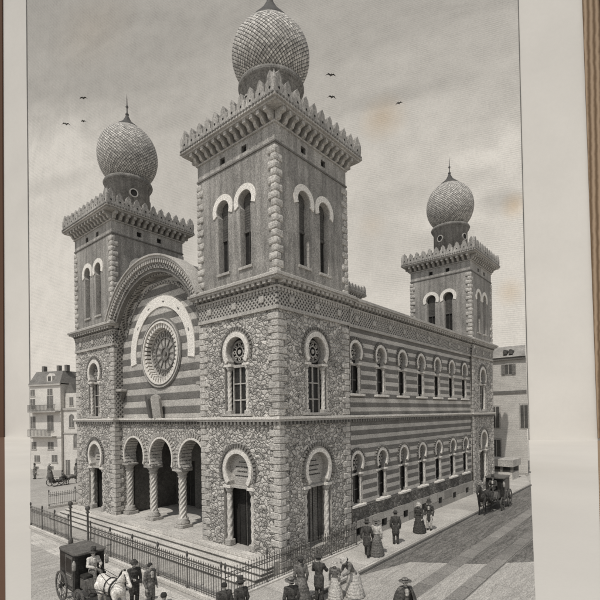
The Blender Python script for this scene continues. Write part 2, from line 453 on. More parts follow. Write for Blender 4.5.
for (u0, v0, u1, v1) in ((516.3, -60, 528.6, 441), (25.4, -60, 30.0, 445)):
    fr = MB(); p = [on_back(u0, v0, .14), on_back(u0 + .9, v0, .14), on_back(u1 + .9, v1, .14), on_back(u1, v1, .14)]
    q = [x - BN * .03 for x in p]
    fr.add([tuple(x) for x in p + q], [(0, 1, 2, 3), (7, 6, 5, 4), (0, 1, 5, 4), (1, 2, 6, 5), (2, 3, 7, 6), (3, 0, 4, 7)], M['rule']); fb = fr.build('border_rule'); fb.parent = pg; fb.matrix_parent_inverse = PGI

M['cover'] = plain('brown_book_cover', .12, .2, 2, 0)
M['cover'].node_tree.nodes['Principled BSDF'].inputs['Base Color'].default_value = (.10, .055, .035, 1)
for l in list(M['cover'].node_tree.links):
    if l.to_socket.name == 'Base Color': M['cover'].node_tree.links.remove(l)
M['page_edge'] = plain('page_edges', .34, .2, 1.5, 40, .4, 'X')
def tan_mat(name, c0, c1, sc):
    a = N(name, .9); w = a.n('TexWave'); w.bands_direction = 'X'; w.inputs['Scale'].default_value = sc; w.inputs['Distortion'].default_value = 1.5; w.inputs['Detail'].default_value = 3
    mp = a.n('Mapping'); mp.inputs['Rotation'].default_value = (0, 0, AZ - PI / 2); a.l(a.tc.outputs['Object'], mp.inputs[0]); a.l(mp.outputs[0], w.inputs['Vector'])
    x = a.n('Mix'); x.data_type = 'RGBA'; a.l(w.outputs['Fac'], x.inputs[0]); x.inputs[6].default_value = c0 + (1,); x.inputs[7].default_value = c1 + (1,)
    a.l(x.outputs[2], a.b.inputs['Base Color']); return a.m
M['page_edge'] = tan_mat('page_edges', (.13, .085, .05), (.34, .25, .17), .55)
def strip(mb, pts, off, mat):
    p = [on_back(u, v, off) for u, v in pts]; q = [x - BN * .4 for x in p]
    mb.add([tuple(x) for x in p + q], [(0, 1, 2, 3), (7, 6, 5, 4), (0, 1, 5, 4), (1, 2, 6, 5), (2, 3, 7, 6), (3, 0, 4, 7)], mat)
e1 = MB(); strip(e1, [(580, -60), (640, -60), (660, 438), (597.5, 438)], .1, M['page_edge']); strip(e1, [(596, -60), (640, -60), (680, 438), (625, 438)], .6, M['cover'])
gq = [(597.5, v_foot(597.5)), (640, v_foot(640)), (700, 700), (605, 700)]
e1.add([tuple(on_ground(*q)) for q in gq] + [tuple(on_ground(*q, .02)) for q in gq], [(0, 1, 2, 3), (7, 6, 5, 4), (0, 1, 5, 4), (1, 2, 6, 5), (2, 3, 7, 6), (3, 0, 4, 7)], M['page_edge'])
tag(e1.build('book_edge'), 'brown book edge with stacked pages at the far right', 'book edge')
e2 = MB(); strip(e2, [(-80, -60), (2.5, -60), (4.5, v_foot(4.5)), (-80, v_foot(-80))], .2, M['cover'])
e2.add([tuple(on_ground(*q)) for q in ((-80, v_foot(-80)), (4.5, v_foot(4.5)), (5.5, 700), (-80, 700))] + [tuple(on_ground(*q, .02)) for q in ((-80, v_foot(-80)), (4.5, v_foot(4.5)), (5.5, 700), (-80, 700))],
       [(0, 1, 2, 3), (7, 6, 5, 4), (0, 1, 5, 4), (1, 2, 6, 5), (2, 3, 7, 6), (3, 0, 4, 7)], M['cover'])
tag(e2.build('book_spine'), 'brown book binding at the far left of the page', 'binding')

# printed ground: square in front, street on the right
def road_mat(name, v, dark, sc, joint=.62):
    a = N(name, .92)
    st = a.noise(sc, 6, .72, stretch=(.22, 2.0, 1), dist=.5)
    k = a.rng(st, .34, .66, dark, v)
    vo = a.n('TexVoronoi', feature='DISTANCE_TO_EDGE', Scale=3.6); mp = a.n('Mapping'); mp.inputs['Scale'].default_value = (.75, 1.5, 1)
    a.l(a.tc.outputs['Object'], mp.inputs[0]); a.l(mp.outputs[0], vo.inputs['Vector'])
    k = a.math('MULTIPLY', k, a.rng(vo.outputs['Distance'], .01, .09, joint, 1.05))
    k = a.math('MULTIPLY', k, a.rng(a.noise(.35, 4), .3, .7, .88, 1.1))
    k = a.math('MULTIPLY', k, a.rng(a.noise(22, 4, .8), .25, .75, .85, 1.12))
    return a.finish(k, st, .2, .02)
M['road'] = road_mat('shade_painted_cobbles', .23, .10, 2.6)  # dark tone paints the building's shade onto the cobbles
M['square'] = road_mat('pale_square', .44, .30, 2.6, .86)
GL = [on_ground(31.8, 700), on_ground(30.0, 440)]; GR = [on_ground(*q) for q in ((529, 440), (535.5, 600), (539.5, 700))]
def poly_sheet(name, pts, z, mat):
    return sheet(name, [Vector((p[0], p[1], z)) for p in pts], mat, .003)
sq = poly_sheet('square_paving', [GL[0], GR[2], GR[1], GR[0], GL[1]], 0, M['square']); tag(sq, 'pale paved square in front of the synagogue', kind='structure')
def x_line(P, Q, y):   # point of line PQ at given y
    t = (y - P[1]) / (Q[1] - P[1]); return (P[0] + (Q[0] - P[0]) * t, y)
rd_edge = lambda y: x_line(GR[1], GR[0], y)
rd = poly_sheet('street', [(2.2, -2.72), (5.2, -3.6), (7.0, -6.4), rd_edge(-8.2), rd_edge(-2.72)], .004, M['road']); tag(rd, 'cobbled street along the flank, building shade painted into its colour', kind='structure')  # outline follows the edge of the painted building shade
pv = MB(); ce = rd_edge(-2.55); ce2 = rd_edge(-.3)
pv.add([(-3.9, -2.55, 0), (ce[0] - .2, -2.55, 0), (ce2[0] - .2, .4, 0), (-3.9, .4, 0), (-3.9, -2.55, .12), (ce[0] - .2, -2.55, .12), (ce2[0] - .2, .4, .12), (-3.9, .4, .12)],
       [(0, 1, 2, 3), (7, 6, 5, 4), (0, 1, 5, 4), (1, 2, 6, 5), (2, 3, 7, 6), (3, 0, 4, 7)], blocks('pavement_slabs', .47, 1.6, 2.4, .6, 'xy', .12))
tag(pv.build('pavement'), 'slab pavement along the flank', kind='structure')
kb = MB(); kb.box(-4.05, ce[0] - .3, -2.70, -2.56, 0, .125, M['trim_dark']); tag(kb.build('kerb'), 'stone kerb', kind='structure')
M['slab'] = blocks('granite_track', .25, 1.5, 1.2, .45, 'xy', .2)
for (y0, y1, nm) in ((-5.75, -5.1, 'a'), (-7.25, -6.6, 'b')):
    ts = poly_sheet('granite_track', [(-1.5, y0), rd_edge(y0), rd_edge(y1), (-1.5, y1)], .008, M['slab'])
    tag(ts, 'granite wheel track laid in the street', kind='structure')
fp = poly_sheet('front_pavement', [(-5.1, -2.0), (-4.06, -2.0), (-4.06, 17.8), (-5.1, 14.8)], .006, M['floor']); tag(fp, 'light pavement outside the front railing', kind='structure')

# ------------------------------------------------------------------ the synagogue
W_, D_, TS = 20.39, 24.42, 5.55; H = TS / 2; P_ = .7
syn = empty('synagogue', (0, 0, 0)); tag(syn, 'large rubble stone synagogue with four onion domed towers and striped walls', 'synagogue')

def frieze(mb, u0, u1, step=.36, ends=True, zo=0.0, scale=1):
    """lower cornice, wall plane y=0, from z 12 to 13.5"""
    e = .0
    mb.box(u0, u1, -.10, .05, 11.92, 12.08, M['trim']); mb.box(u0, u1, -.05, .04, 12.08, 12.86, M['frieze'])
    x = u0 + .1
    n = max(1, round((u1 - u0) / .22)); st = (u1 - u0) / n
    for i in range(n): mb.box(u0 + st * (i + .2), u0 + st * (i + .75), -.10, -.04, 12.72, 12.88, M['trim'])
    mb.box(u0, u1, -.13, .05, 12.881, 12.97, M['trim'])
    n = max(1, round((u1 - u0) / step)); st = (u1 - u0) / n
    for i in range(n):
        mb.box(u0 + st * (i + .22), u0 + st * (i + .78), -.34, .0, 13.06, 13.20, M['trim']); mb.box(u0 + st * (i + .28), u0 + st * (i + .72), -.22, .0, 12.972, 13.059, M['trim_dark'])
    mb.box(u0, u1, -.05, .05, 12.972, 13.2, M['trim_dark'])
    n = max(1, round((u1 - u0) / 1.9)); st = (u1 - u0) / n
    for i in range(n): mb.shape(BEV, u0 + st * (i + .5) - .15, u0 + st * (i + .5) + .15, -.12, -.04, 12.30, 12.60, M['trim'])
def slab_ring(mb, h, z0, z1, over, mat):
    mb.box(-h - over, h + over, -h - over, h + over, z0, z1, mat)
def string_course(mb, u0, u1):
    n = max(1, round((u1 - u0) / .26)); st = (u1 - u0) / n
    for i in range(n): mb.box(u0 + st * (i + .25), u0 + st * (i + .75), -.16, .0, 6.72, 6.88, M['trim_dark'])

UP_HOLE = lambda cx: hs_poly(cx, 17.38, .46, .36, .36, 16.9, 14.25)
MID_HOLE = hs_poly(0, 10.3, .68, .5, .86, 9.68, 7.22)
DOOR_HOLE = hs_poly(0, 4.5, .82, .62, 1.08, 3.72, P_)

def win_upper(parent, k, cx):
    b = MB(); b.M = Matrix.Rotation(ROT[k], 4, 'Z') @ Matrix.Translation((0, -H, 0))
    b.box(cx - .5, cx + .5, .34, .38, 14.1, 18.0, M['recess'])
    b.box(cx - .36, cx + .36, .26, .335, 15.95, 16.05, M['iron'])
    b.box(cx - .36, cx + .36, .30, .338, 16.05, 17.9, M['louvre'])
    b.box(cx - .015, cx + .015, .27, .336, 14.25, 15.95, M['iron'])
    b.ring(cx, 17.38, .47, .76, -24, 204, -.05, .02, M['band'], 20)
    b.box(cx - .47, cx + .47, -.08, .1, 14.12, 14.24, M['trim'])
    return b.build('window', parent)
def rosette(b, cx, cz, r, y):
    b.ring(cx, cz, r * .82, r, 0, 360, y - .05, y, M['trim_dark'], 24); b.ring(cx, cz, r * .42, r * .5, 0, 360, y - .04, y, M['trim'], 16)
    for i in range(8):
        a_ = 45 * i; b.ring(cx + .64 * r * math.cos(R(a_)), cz + .64 * r * math.sin(R(a_)), r * .10, r * .17, 0, 360, y - .045, y - .002, M['trim'], 8)
    b.ring(cx, cz, 0.001, r * .2, 0, 360, y - .05, y, M['trim'], 10)
def window_mid(parent, T, name='window', glass_bars=True):
    """two storey-window with horseshoe head, columns and rosette; built round u=0"""
    b = MB(); b.M = T
    b.box(-1.0, 1.0, .32, .36, 7.1, 11.1, M['glass'])
    rosette(b, 0, 10.28, .56, .26)
    b.box(-.5, .5, .20, .30, 9.52, 9.66, M['trim'])
    for x in (-.5, 0, .5): b.box(x - .035, x + .035, .25, .32, 7.22, 9.52, M['trim'])
    for z in (7.9, 8.7): b.box(-.5, .5, .26, .31, z, z + .06, M['trim'])
    b.ring(0, 10.3, .69, .92, -38, 218, -.07, .02, M['white'], 26); b.ring(0, 10.3, .93, 1.0, -25, 205, -.04, .02, M['trim'], 26)
    b.teeth(0, 10.3, 1.01, 1.16, -20, 200, -.08, .01, M['trim_dark'], 22)
    for sx in (-1, 1):
        x = sx * .66
        b.twist(x, .14, 7.42, 9.36, .105, M['shaft'], 5, 3, 12, 40)
        b.shape(BEV, x - .16, x + .16, .0, .32, 7.22, 7.42, M['trim']); b.lathe([(.11, 9.36), (.13, 9.4), (.2, 9.56)], x, .16, M['trim'], 10)
        b.shape(BEV, x - .26, x + .26, -.04, .36, 9.57, 9.7, M['white'])
    b.shape(BEV, -1.1, 1.1, -.16, .3, 7.14, 7.26, M['trim'])
    return b.build(name, parent)
def door_tower(parent, T, mat='wood'):
    b = MB(); b.M = T
    b.box(-1.15, 1.15, .62, .68, P_ - .02, 3.72, M[mat])
    for i in range(5): b.box(-1.0 + i * .42, -.97 + i * .42, .59, .63, P_, 3.7, M['glass'])
    b.box(-.03, .03, .56, .63, P_, 3.7, M['iron'])
    b.shape(BEV, -1.05, 1.05, .12, .7, 3.60, 3.74, M['trim'])
    b.prism([p for p in hs_poly(0, 4.5, .84, .6, .6, 3.8, 3.742)], .30, .36, M['panel'])
    # four short lines of lettering on the plaque
    for z, w, n_ in ((4.86, .22, 2), (4.62, .46, 6), (4.40, .34, 4), (4.18, .5, 7)):
        x = -w
        while x < w - .03:
            l = random.uniform(.05, .13); b.box(x, min(w, x + l), .283, .302, z, z + .05, M['ink']); x += l + .035
    b.ring(0, 4.5, .83, 1.03, -42, 222, -.08, .02, M['white'], 26); b.ring(0, 4.5, 1.035, 1.12, -30, 210, -.04, .02, M['trim'], 26)
    b.teeth(0, 4.5, 1.13, 1.32, -24, 204, -.10, .01, M['trim_dark'], 26)
    for sx in (-1, 1):
        x = sx * .86
        b.twist(x, .2, P_ + .32, 3.34, .135, M['shaft'], 3.6, 3, 14, 36)
        b.shape(BEV, x - .2, x + .2, .0, .4, P_, P_ + .32, M['trim']); b.lathe([(.135, 3.34), (.16, 3.4), (.24, 3.58)], x, .2, M['trim'], 12)
        b.shape(BEV, x - .26, x + .26, -.05, .42, 3.585, 3.74, M['white'])
    return b.build('door', parent)

def make_tower(cx, cy, faces, dome=(2.15, 26.55, 2.3, .365, 1.0)):
    zb = .0
    t = MB()
    for k in range(4):
        t.M = Matrix.Rotation(ROT[k], 4, 'Z') @ Matrix.Translation((0, -H, 0))
        t.holes([(-H, 0), (H, 0), (H, 6.9), (-H, 6.9)], [DOOR_HOLE] if k in faces else [], 0, .62, M['rubble'], M['trim'])
        t.holes([(-H, 6.9), (H, 6.9), (H, 12.0), (-H, 12.0)], [MID_HOLE] if k in faces else [], 0, .32, M['rubble'], M['trim'])
        t.holes([(-H, 13.4), (H, 13.4), (H, 19.4), (-H, 19.4)], [UP_HOLE(-.8), UP_HOLE(.8)], 0, .34, M['plaster'], M['trim'])
        pt = [(x - .17, 19.66, x + .17, 19.98) for x in (-.78, .78)]
        t.holes([(-H, 19.4), (H, 19.4), (H, 20.6), (-H, 20.6)], [[(q[0], q[1]), (q[2], q[1]), (q[2], q[3]), (q[0], q[3])] for q in pt], 0, .15, M['plaster_light'], M['trim_dark'])
        for q in pt: t.box(q[0], q[2], .14, .16, q[1], q[3], M['recess'])
    t.M = Matrix.Identity(4)
    t.box(-H + .05, H - .05, -H + .05, H - .05, 11.9, 12.1, M['trim_dark']); t.box(-H + .05, H - .05, -H + .05, H - .05, 13.3, 13.4, M['trim_dark'])
    tw = t.build('tower', syn, (cx, cy, 0))
    # quoins
    for k in range(4):
        q = MB(); q.M = Matrix.Rotation(ROT[k], 4, 'Z')
        z = .0; i = 0
        while z < 11.7:
            h = .31; a_, b_ = (.60, .36) if i % 2 else (.36, .60)
            if 6.45 < z < 7.1: h = .62
            q.shape(BEV, -H - .06, -H + (a_ if h < .5 else .3), -H - .061, -H + (b_ if h < .5 else .3), z + .004, z + h - .002, M['quoin'])
            z += h; i += 1
        q.build('quoins', tw)
        q = MB(); q.M = Matrix.Rotation(ROT[k], 4, 'Z'); z = 13.45
        while z < 19.2:
            q.shape(CUS, -H - .075, -H + (.26 if i % 2 else .44), -H - .076, -H + (.44 if i % 2 else .26), z + random.uniform(0, .012), z + .335, M['quoin'], True)
            z += .34; i += 1
        q.build('quoins', tw)
    c = MB()
    for k in range(4):
        c.M = Matrix.Rotation(ROT[k], 4, 'Z') @ Matrix.Translation((0, -H - (.003 if k % 2 else 0), 0)); frieze(c, -H - .047, H + .047)
    c.M = Matrix.Identity(4)
    slab_ring(c, H, 13.201, 13.3, .38, M['trim']); slab_ring(c, H, 13.302, 13.42, .46, M['trim']); slab_ring(c, H, 13.422, 13.5, .34, M['white'])
    c.build('cornice', tw)
    s = MB(); slab_ring(s, H, 6.88, 6.98, .17, M['trim']); slab_ring(s, H, 6.982, 7.1, .22, M['white'])
    for k in range(4):
        s.M = Matrix.Rotation(ROT[k], 4, 'Z') @ Matrix.Translation((0, -H, 0)); string_course(s, -H, H)
    s.build('string_course', tw)
    p = MB(); slab_ring(p, H, 19.36, 19.44, .05, M['trim_dark']); slab_ring(p, H, 20.22, 20.30, .07, M['trim'])
    for k in range(4):
        p.M = Matrix.Rotation(ROT[k], 4, 'Z') @ Matrix.Translation((0, -H, 0))
        n = 13
        for i in range(n):
            u = -H + .1 + (2 * H - .2) * i / (n - 1)
            p.prism([(0, 20.32), (-.16, 20.32), (-.32, 20.5), (-.54, 20.56), (-.54, 20.74), (0, 20.74)], 0, .0, M['trim']) if False else None
            p.add([(u - .09, 0, 20.30), (u + .09, 0, 20.30), (u - .09, -.2, 20.34), (u + .09, -.2, 20.34), (u - .09, -.3, 20.52), (u + .09, -.3, 20.52), (u - .09, -.52, 20.56), (u + .09, -.52, 20.56), (u - .09, -.52, 20.73), (u + .09, -.52, 20.73), (u - .09, 0, 20.73), (u + .09, 0, 20.73)],
                  [(0, 1, 3, 2), (2, 3, 5, 4), (4, 5, 7, 6), (6, 7, 9, 8), (8, 9, 11, 10), (0, 2, 4, 6, 8, 10), (1, 11, 9, 7, 5, 3)], M['trim'])
        p.box(-H, H, -.02, 0.0, 20.30, 20.73, M['trim_dark'])
        nd = 34
        L2 = H + .62
        for i in range(nd): u = -L2 + 2 * L2 * (i + .5) / nd; p.box(u - .055, u + .055, -.70, -.6, 20.93, 21.0, M['trim_dark'])
        p.box(-L2, L2, -.60, -.42, 20.94, 21.24, M['plaster_light'])
        nm = 11
        for i in range(nm):
            u = -L2 + 2 * L2 * (i + .5) / nm; w = .275; hh = .66 if 0 < i < nm - 1 else .8
            p.prism([(u - w, 21.24), (u - w * .98, 21.24 + hh * .34), (u - w * .62, 21.24 + hh * .5), (u - w * .58, 21.24 + hh * .72), (u, 21.24 + hh), (u + w * .58, 21.24 + hh * .72), (u + w * .62, 21.24 + hh * .5), (u + w * .98, 21.24 + hh * .34), (u + w, 21.24)], -.60, -.42, M['plaster_light'])
            p.ring(u, 21.28, .001, .055, 0, 360, -.612, -.6, M['recess'], 8)
        # corner horn
        p.box(-L2 - .0, -L2 + .2, -.62, -.40, 21.24, 21.62, M['plaster_light'])
        p.add([(-L2, -.62, 21.62), (-L2 + .2, -.62, 21.62), (-L2 + .2, -.40, 21.62), (-L2, -.40, 21.62), (-L2 + .1, -.51, 22.05)], [(0, 1, 4), (1, 2, 4), (2, 3, 4), (3, 0, 4)], M['plaster_light'])
    p.M = Matrix.Identity(4)
    slab_ring(p, H, 20.742, 20.84, .56, M['trim']); slab_ring(p, H, 20.842, 20.93, .66, M['trim'])
    p.build('parapet', tw)
    d = MB(); d.lathe([(1.52, 20.9), (1.52, 24.05), (1.60, 24.12), (1.60, 24.22), (1.70, 24.28), (1.76, 24.42), (1.70, 24.56), (1.5, 24.6)], 0, 0, M['drum'], 32)
    for i in range(4):
        d.M = Matrix.Rotation(PI / 2 * i - R(15), 4, 'Z'); d.ring(0, 23.3, .24, .32, 0, 360, -1.57, -1.4, M['trim'], 16); d.ring(0, 23.3, .001, .24, 0, 360, -1.54, -1.4, M['recess'], 14)
    d.M = Matrix.Identity(4); d.build('drum', tw)
    pr = []
    for i in range(25):
        t_ = i / 24; a_ = -PI * .315 + t_ * (PI * .315 + PI * dome[3])
        pr.append((dome[0] * math.cos(a_), dome[1] + dome[2] * math.sin(a_)))
    o = MB(); o.lathe([(1.3, 24.58), (1.3, 24.7)], 0, 0, M['trim'], 40); o.lathe(pr, 0, 0, M['scales'], 48, True, True); dm = o.build('dome', tw)
    f = MB(); zt = pr[-1][1]; rt = pr[-1][0]; f.M = Matrix.Translation((0, 0, zt)) @ Matrix.Diagonal((1, 1, dome[4], 1)) @ Matrix.Translation((0, 0, -zt))
    f.lathe([(rt + .10, zt - .10), (rt + .13, zt - .03), (rt + .02, zt + .06), (rt * .86, zt + .2), (rt * .62, zt + .38), (rt * .38, zt + .58), (.2, zt + .82), (.1, zt + 1.05)], 0, 0, M['lead'], 24)
    f.lathe([(.05, zt + 1.0), (.14, zt + 1.15), (.05, zt + 1.3), (.04, zt + 1.6), (.11, zt + 1.72), (.04, zt + 1.85), (.03, zt + 2.3), (.0, zt + 2.75)], 0, 0, M['iron'], 10)
    f.build('finial', tw)
    for k in range(4):
        for cxx in (-.8, .8): win_upper(tw, k, cxx)
    for k in faces:
        T = Matrix.Rotation(ROT[k], 4, 'Z') @ Matrix.Translation((0, -H, 0)); window_mid(tw, T); door_tower(tw, T, 'door_grey' if k == 0 else 'wood')
    return tw
make_tower(H, H, (0, 1), (2.06, 26.1, 1.9, .31, 1.75)); make_tower(H, W_ - H, (1, 2)); make_tower(D_ + H, H, (0, 3)); make_tower(D_ + H, W_ - H, (2, 3))

# flank wall
XW = [6.42 + 2.75 * k for k in range(7)]
def flank_hole(cx, dz): return hs_poly(cx, 4.45 + dz, .50, .36, .56, 3.86 + dz, 2.12 + dz)
fw = MB(); fw.M = Matrix.Translation((0, .12, 0))
fw.holes([(TS, 2.0), (D_, 2.0), (D_, 6.9), (TS, 6.9)], [flank_hole(x, 0) for x in XW], 0, .25, M['stripe'], M['trim'])
fw.holes([(TS, 6.9), (D_, 6.9), (D_, 12), (TS, 12)], [flank_hole(x, 6.15) for x in XW], 0, .25, M['stripe'], M['trim'])
fw.build('flank_wall', syn)
fw = MB(); fw.box(TS, D_, W_ - .3, W_ - .12, 0, 12, M['stripe']); fw.box(D_ + 4.9, D_ + 5.1, TS, W_ - TS, 0, 12, M['stripe']); fw.build('rear_wall', syn)
pl = MB()
bx = [[(x - .32, .42), (x + .32, .42), (x + .32, .86), (x - .32, .86)] for x in XW]
pl.holes([(TS, 0), (D_, 0), (D_, 1.2), (TS, 1.2)], bx, .0, .25, M['plinth'], M['trim_dark'])
pl.box(TS, D_, .0, .06, 1.2, 1.26, M['trim'])
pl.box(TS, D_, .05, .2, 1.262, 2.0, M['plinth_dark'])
for x in XW: pl.box(x - .33, x + .33, .24, .27, .4, .9, M['recess'])
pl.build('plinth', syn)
def flank_window(cx, dz):
    b = MB(); b.M = Matrix.Translation((cx, .12, dz))
    b.box(-.62, .62, .25, .28, 2.05, 5.0, M['glass']); rosette(b, 0, 4.43, .42, .21)
    b.box(-.38, .38, .16, .24, 3.72, 3.84, M['trim']); b.box(-.02, .02, .21, .25, 2.12, 3.72, M['trim_dark']); b.box(-.38, .38, .22, .25, 2.9, 2.94, M['trim_dark'])
    b.ring(0, 4.45, .51, .68, -38, 218, -.08, .02, M['white'], 22); b.teeth(0, 4.45, .70, .84, -28, 208, -.10, .01, M['trim_dark'], 18); b.ring(0, 4.45, .685, .70, -30, 210, -.05, .02, M['trim'], 20)
    for sx in (-1, 1):
        x = sx * .46
        b.twist(x, .10, 2.32, 3.62, .08, M['shaft'], 2.6, 3, 10, 20); b.shape(BEV, x - .12, x + .12, .0, .24, 2.14, 2.32, M['trim'])
        b.lathe([(.085, 3.62), (.16, 3.76)], x, .12, M['trim'], 8); b.shape(BEV, x - .19, x + .19, -.06, .28, 3.765, 3.88, M['white'])
    b.shape(BEV, -.78, .78, -.2, .3, 2.0, 2.13, M['white'])
    return b.build('window', syn)
for x in XW: flank_window(x, 0); flank_window(x, 6.15)
fc = MB(); fc.M = Matrix.Translation((0, .12, 0)); frieze(fc, TS, D_)
fc.M = Matrix.Identity(4); fc.box(TS + .47, D_ - .47, -.26, .5, 13.201, 13.3, M['trim']); fc.box(TS + .47, D_ - .47, -.34, .5, 13.302, 13.42, M['trim']); fc.box(TS + .47, D_ - .47, -.24, .5, 13.422, 13.5, M['trim'])
fc.build('cornice', syn)
sc_ = MB(); sc_.M = Matrix.Translation((0, .12, 0)); string_course(sc_, TS, D_); sc_.M = Matrix.Identity(4)
sc_.box(TS + .23, D_ - .23, -.03, .2, 6.882, 6.98, M['trim']); sc_.box(TS + .23, D_ - .23, -.10, .2, 6.983, 7.09, M['white']); sc_.build('string_course', syn)
for x in (TS + .10, D_ - .10):
    dp = MB(); dp.tube([(x, .0, 1.2), (x, .0, 12.0), (x, -.12, 12.4), (x, -.3, 12.8)], .055, M['trim'], 8); dp.build('downpipe', syn)

# facade between the towers; local frame u = -(y-10.195)
TF = Matrix.Translation((0, W_ / 2, 0)) @ Matrix.Rotation(-PI / 2, 4, 'Z')
HG = W_ / 2 - TS
pw = MB(); pw.M = TF
AR = [-3.1, 0, 3.1]; ra = 1.17; zc = 4.68; sp_ = 4.12
an = math.asin((zc - sp_) / ra)
poly = [(-HG, sp_)]
for c in AR:
    for i in range(25):
        t_ = PI + an - (PI + 2 * an) * i / 24; poly.append((c + ra * math.cos(t_), zc + ra * math.sin(t_)))
poly += [(HG, sp_), (HG, 6.88), (-HG, 6.88)]
pw.prism(poly, .5, 1.3, M['rubble']); porch_wall = pw.build('arcade_wall', syn)
for c in AR:
    b = MB(); b.M = TF
    b.ring(c, zc, ra + .0, ra + .12, -22, 202, .43, .52, M['white'], 28); b.teeth(c, zc, ra + .16, ra + .36, -14, 194, .44, .51, M['trim'], 24)
    # voussoirs on the intrados
    for i in range(22):
        a0 = -26 + (232) * i / 22; b.ring(c, zc, ra - .03, ra - .001, a0, a0 + 7.6, .56, 1.26, M['trim'] if i % 2 else M['quoin'], 2)
    b.build('arch', syn)
for u in (-4.45, -1.55, 1.55, 4.45):
    b = MB(); b.M = TF
    b.shape(BEV, u - .42, u + .42, .5, 1.34, P_, P_ + .2, M['trim']); b.lathe([(.38, P_ + .2), (.40, P_ + .3), (.30, P_ + .4), (.33, P_ + .5), (.27, P_ + .55)], u, .92, M['trim'], 20)
    b.twist(u, .92, P_ + .55, 3.62, .215, M['shaft'], 2.6, 6, 48, 56)
    b.lathe([(.25, 3.6), (.30, 3.66), (.25, 3.72), (.30, 3.85), (.42, 3.97)], u, .92, M['trim'], 16)
    b.shape(BEV, u - .46, u + .46, .46, 1.38, 3.98, 4.115, M['trim'])
    b.build('column', syn)
pi_ = MB(); pi_.M = TF
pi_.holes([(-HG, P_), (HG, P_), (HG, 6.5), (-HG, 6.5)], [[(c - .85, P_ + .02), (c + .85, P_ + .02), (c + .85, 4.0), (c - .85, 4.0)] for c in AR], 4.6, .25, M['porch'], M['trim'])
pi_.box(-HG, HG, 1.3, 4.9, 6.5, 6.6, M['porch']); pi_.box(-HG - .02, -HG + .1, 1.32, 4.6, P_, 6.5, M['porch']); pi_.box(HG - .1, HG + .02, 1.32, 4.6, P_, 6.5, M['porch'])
pi_.build('porch', syn)
for c in AR:
    b = MB(); b.M = TF; b.box(c - .86, c + .86, 4.84, 4.9, P_, 4.02, M['wood']); b.box(c - .02, c + .02, 4.81, 4.85, P_, 4.0, M['iron'])
    for sx in (-1, 1):
        for z in (1.0, 2.5): b.shape(BEV, c + sx * .43 - .3, c + sx * .43 + .3, 4.80, 4.845, z, z + 1.2, M['wood'])
    b.build('door', syn)
b = MB(); b.M = TF; string_course(b, -HG, HG)
b = MB(); b.M = TF @ Matrix.Translation((0, .5, 0)); string_course(b, -HG, HG); b.M = TF
b.box(-HG, HG, .26, .66, 6.88, 6.98, M['trim']); b.box(-HG, HG, .2, .66, 6.982, 7.09, M['white']); b.build('string_course', syn)

# gable with arch
ZA = 11.0; RG = 4.64
g_ = MB(); g_.M = TF
pol = [(-RG, 7.1)] + [(-RG * math.cos(PI * i / 40), ZA + RG * math.sin(PI * i / 40)) for i in range(41)] + [(RG, 7.1)]
g_.holes(pol, [[(1.78 * math.cos(2 * PI * i / 48), ZA + 1.78 * math.sin(2 * PI * i / 48)) for i in range(48)]], .6, .35, M['stripe_facade'], M['trim'])
g_.build('gable_wall', syn)
b = MB(); b.M = TF
b.ring(0, ZA, 2.78, 3.42, -9, 189, .54, .60, M['band'], 44)
for i in range(16):
    a0 = 8 + 10.3 * i; 
    if i % 3 == 1: b.ring(0, ZA, 3.02, 3.10, a0, a0 + 4, .53, .54, M['trim_dark'], 3)
b.build('horseshoe_band', syn)
b = MB(); b.M = TF
b.ring(0, ZA, 1.79, 1.9, 0, 360, .48, .60, M['white'], 48); b.ring(0, ZA, 1.901, 2.0, 0, 360, .52, .60, M['trim_dark'], 48); b.ring(0, ZA, 2.001, 2.08, 0, 360, .49, .60, M['trim'], 48); b.ring(0, ZA, 2.085, 2.16, 0, 360, .54, .60, M['trim_dark'], 48)
b.teeth(0, ZA, 1.52, 1.79, 0, 360, .56, .94, M['white'], 40)
b.ring(0, ZA, .001, 1.8, 0, 360, .93, .97, M['panel'], 40)
b.ring(0, ZA, 1.40, 1.50, 0, 360, .84, .93, M['trim'], 40); b.ring(0, ZA, .95, 1.02, 0, 360, .86, .93, M['trim_dark'], 32); b.ring(0, ZA, .34, .44, 0, 360, .84, .93, M['trim_dark'], 20); b.ring(0, ZA, .001, .16, 0, 360, .82, .93, M['trim_dark'], 12)
for i in range(12):
    a_ = 2 * PI * i / 12; c_, s_ = math.cos(a_), math.sin(a_); w = .03
    b.prism([(.4 * c_ - w * s_, ZA + .4 * s_ + w * c_), (1.4 * c_ - w * s_, ZA + 1.4 * s_ + w * c_), (1.4 * c_ + w * s_, ZA + 1.4 * s_ - w * c_), (.4 * c_ + w * s_, ZA + .4 * s_ - w * c_)], .87, .93, M['trim_dark'])
    b.ring(1.2 * math.cos(a_ + .26), ZA + 1.2 * math.sin(a_ + .26), .10, .15, 0, 360, .88, .93, M['trim_dark'], 10)
b.build('rose_window', syn)
b = MB(); b.M = TF
b.ring(0, ZA, 5.5, 5.60, 27, 153, -.42, .6, M['trim'], 50); b.ring(0, ZA, 5.36, 5.499, 27, 153, -.34, .6, M['trim'], 50)
b.ring(0, ZA, 4.86, 5.359, 28, 152, -.16, .6, M['ring_dots'], 50); b.teeth(0, ZA, 5.14, 5.36, 28, 152, -.30, -.16, M['trim'], 52)
b.ring(0, ZA, 4.66, 4.859, 30, 150, -.08, .6, M['trim_dark'], 50); b.ring(0, ZA, 4.56, 4.659, -2, 182, .2, .6, M['ring_dots'], 50)
b.ring(0, ZA, 4.12, 4.30, 20, 160, .54, .6, M['ring_dots'], 50)
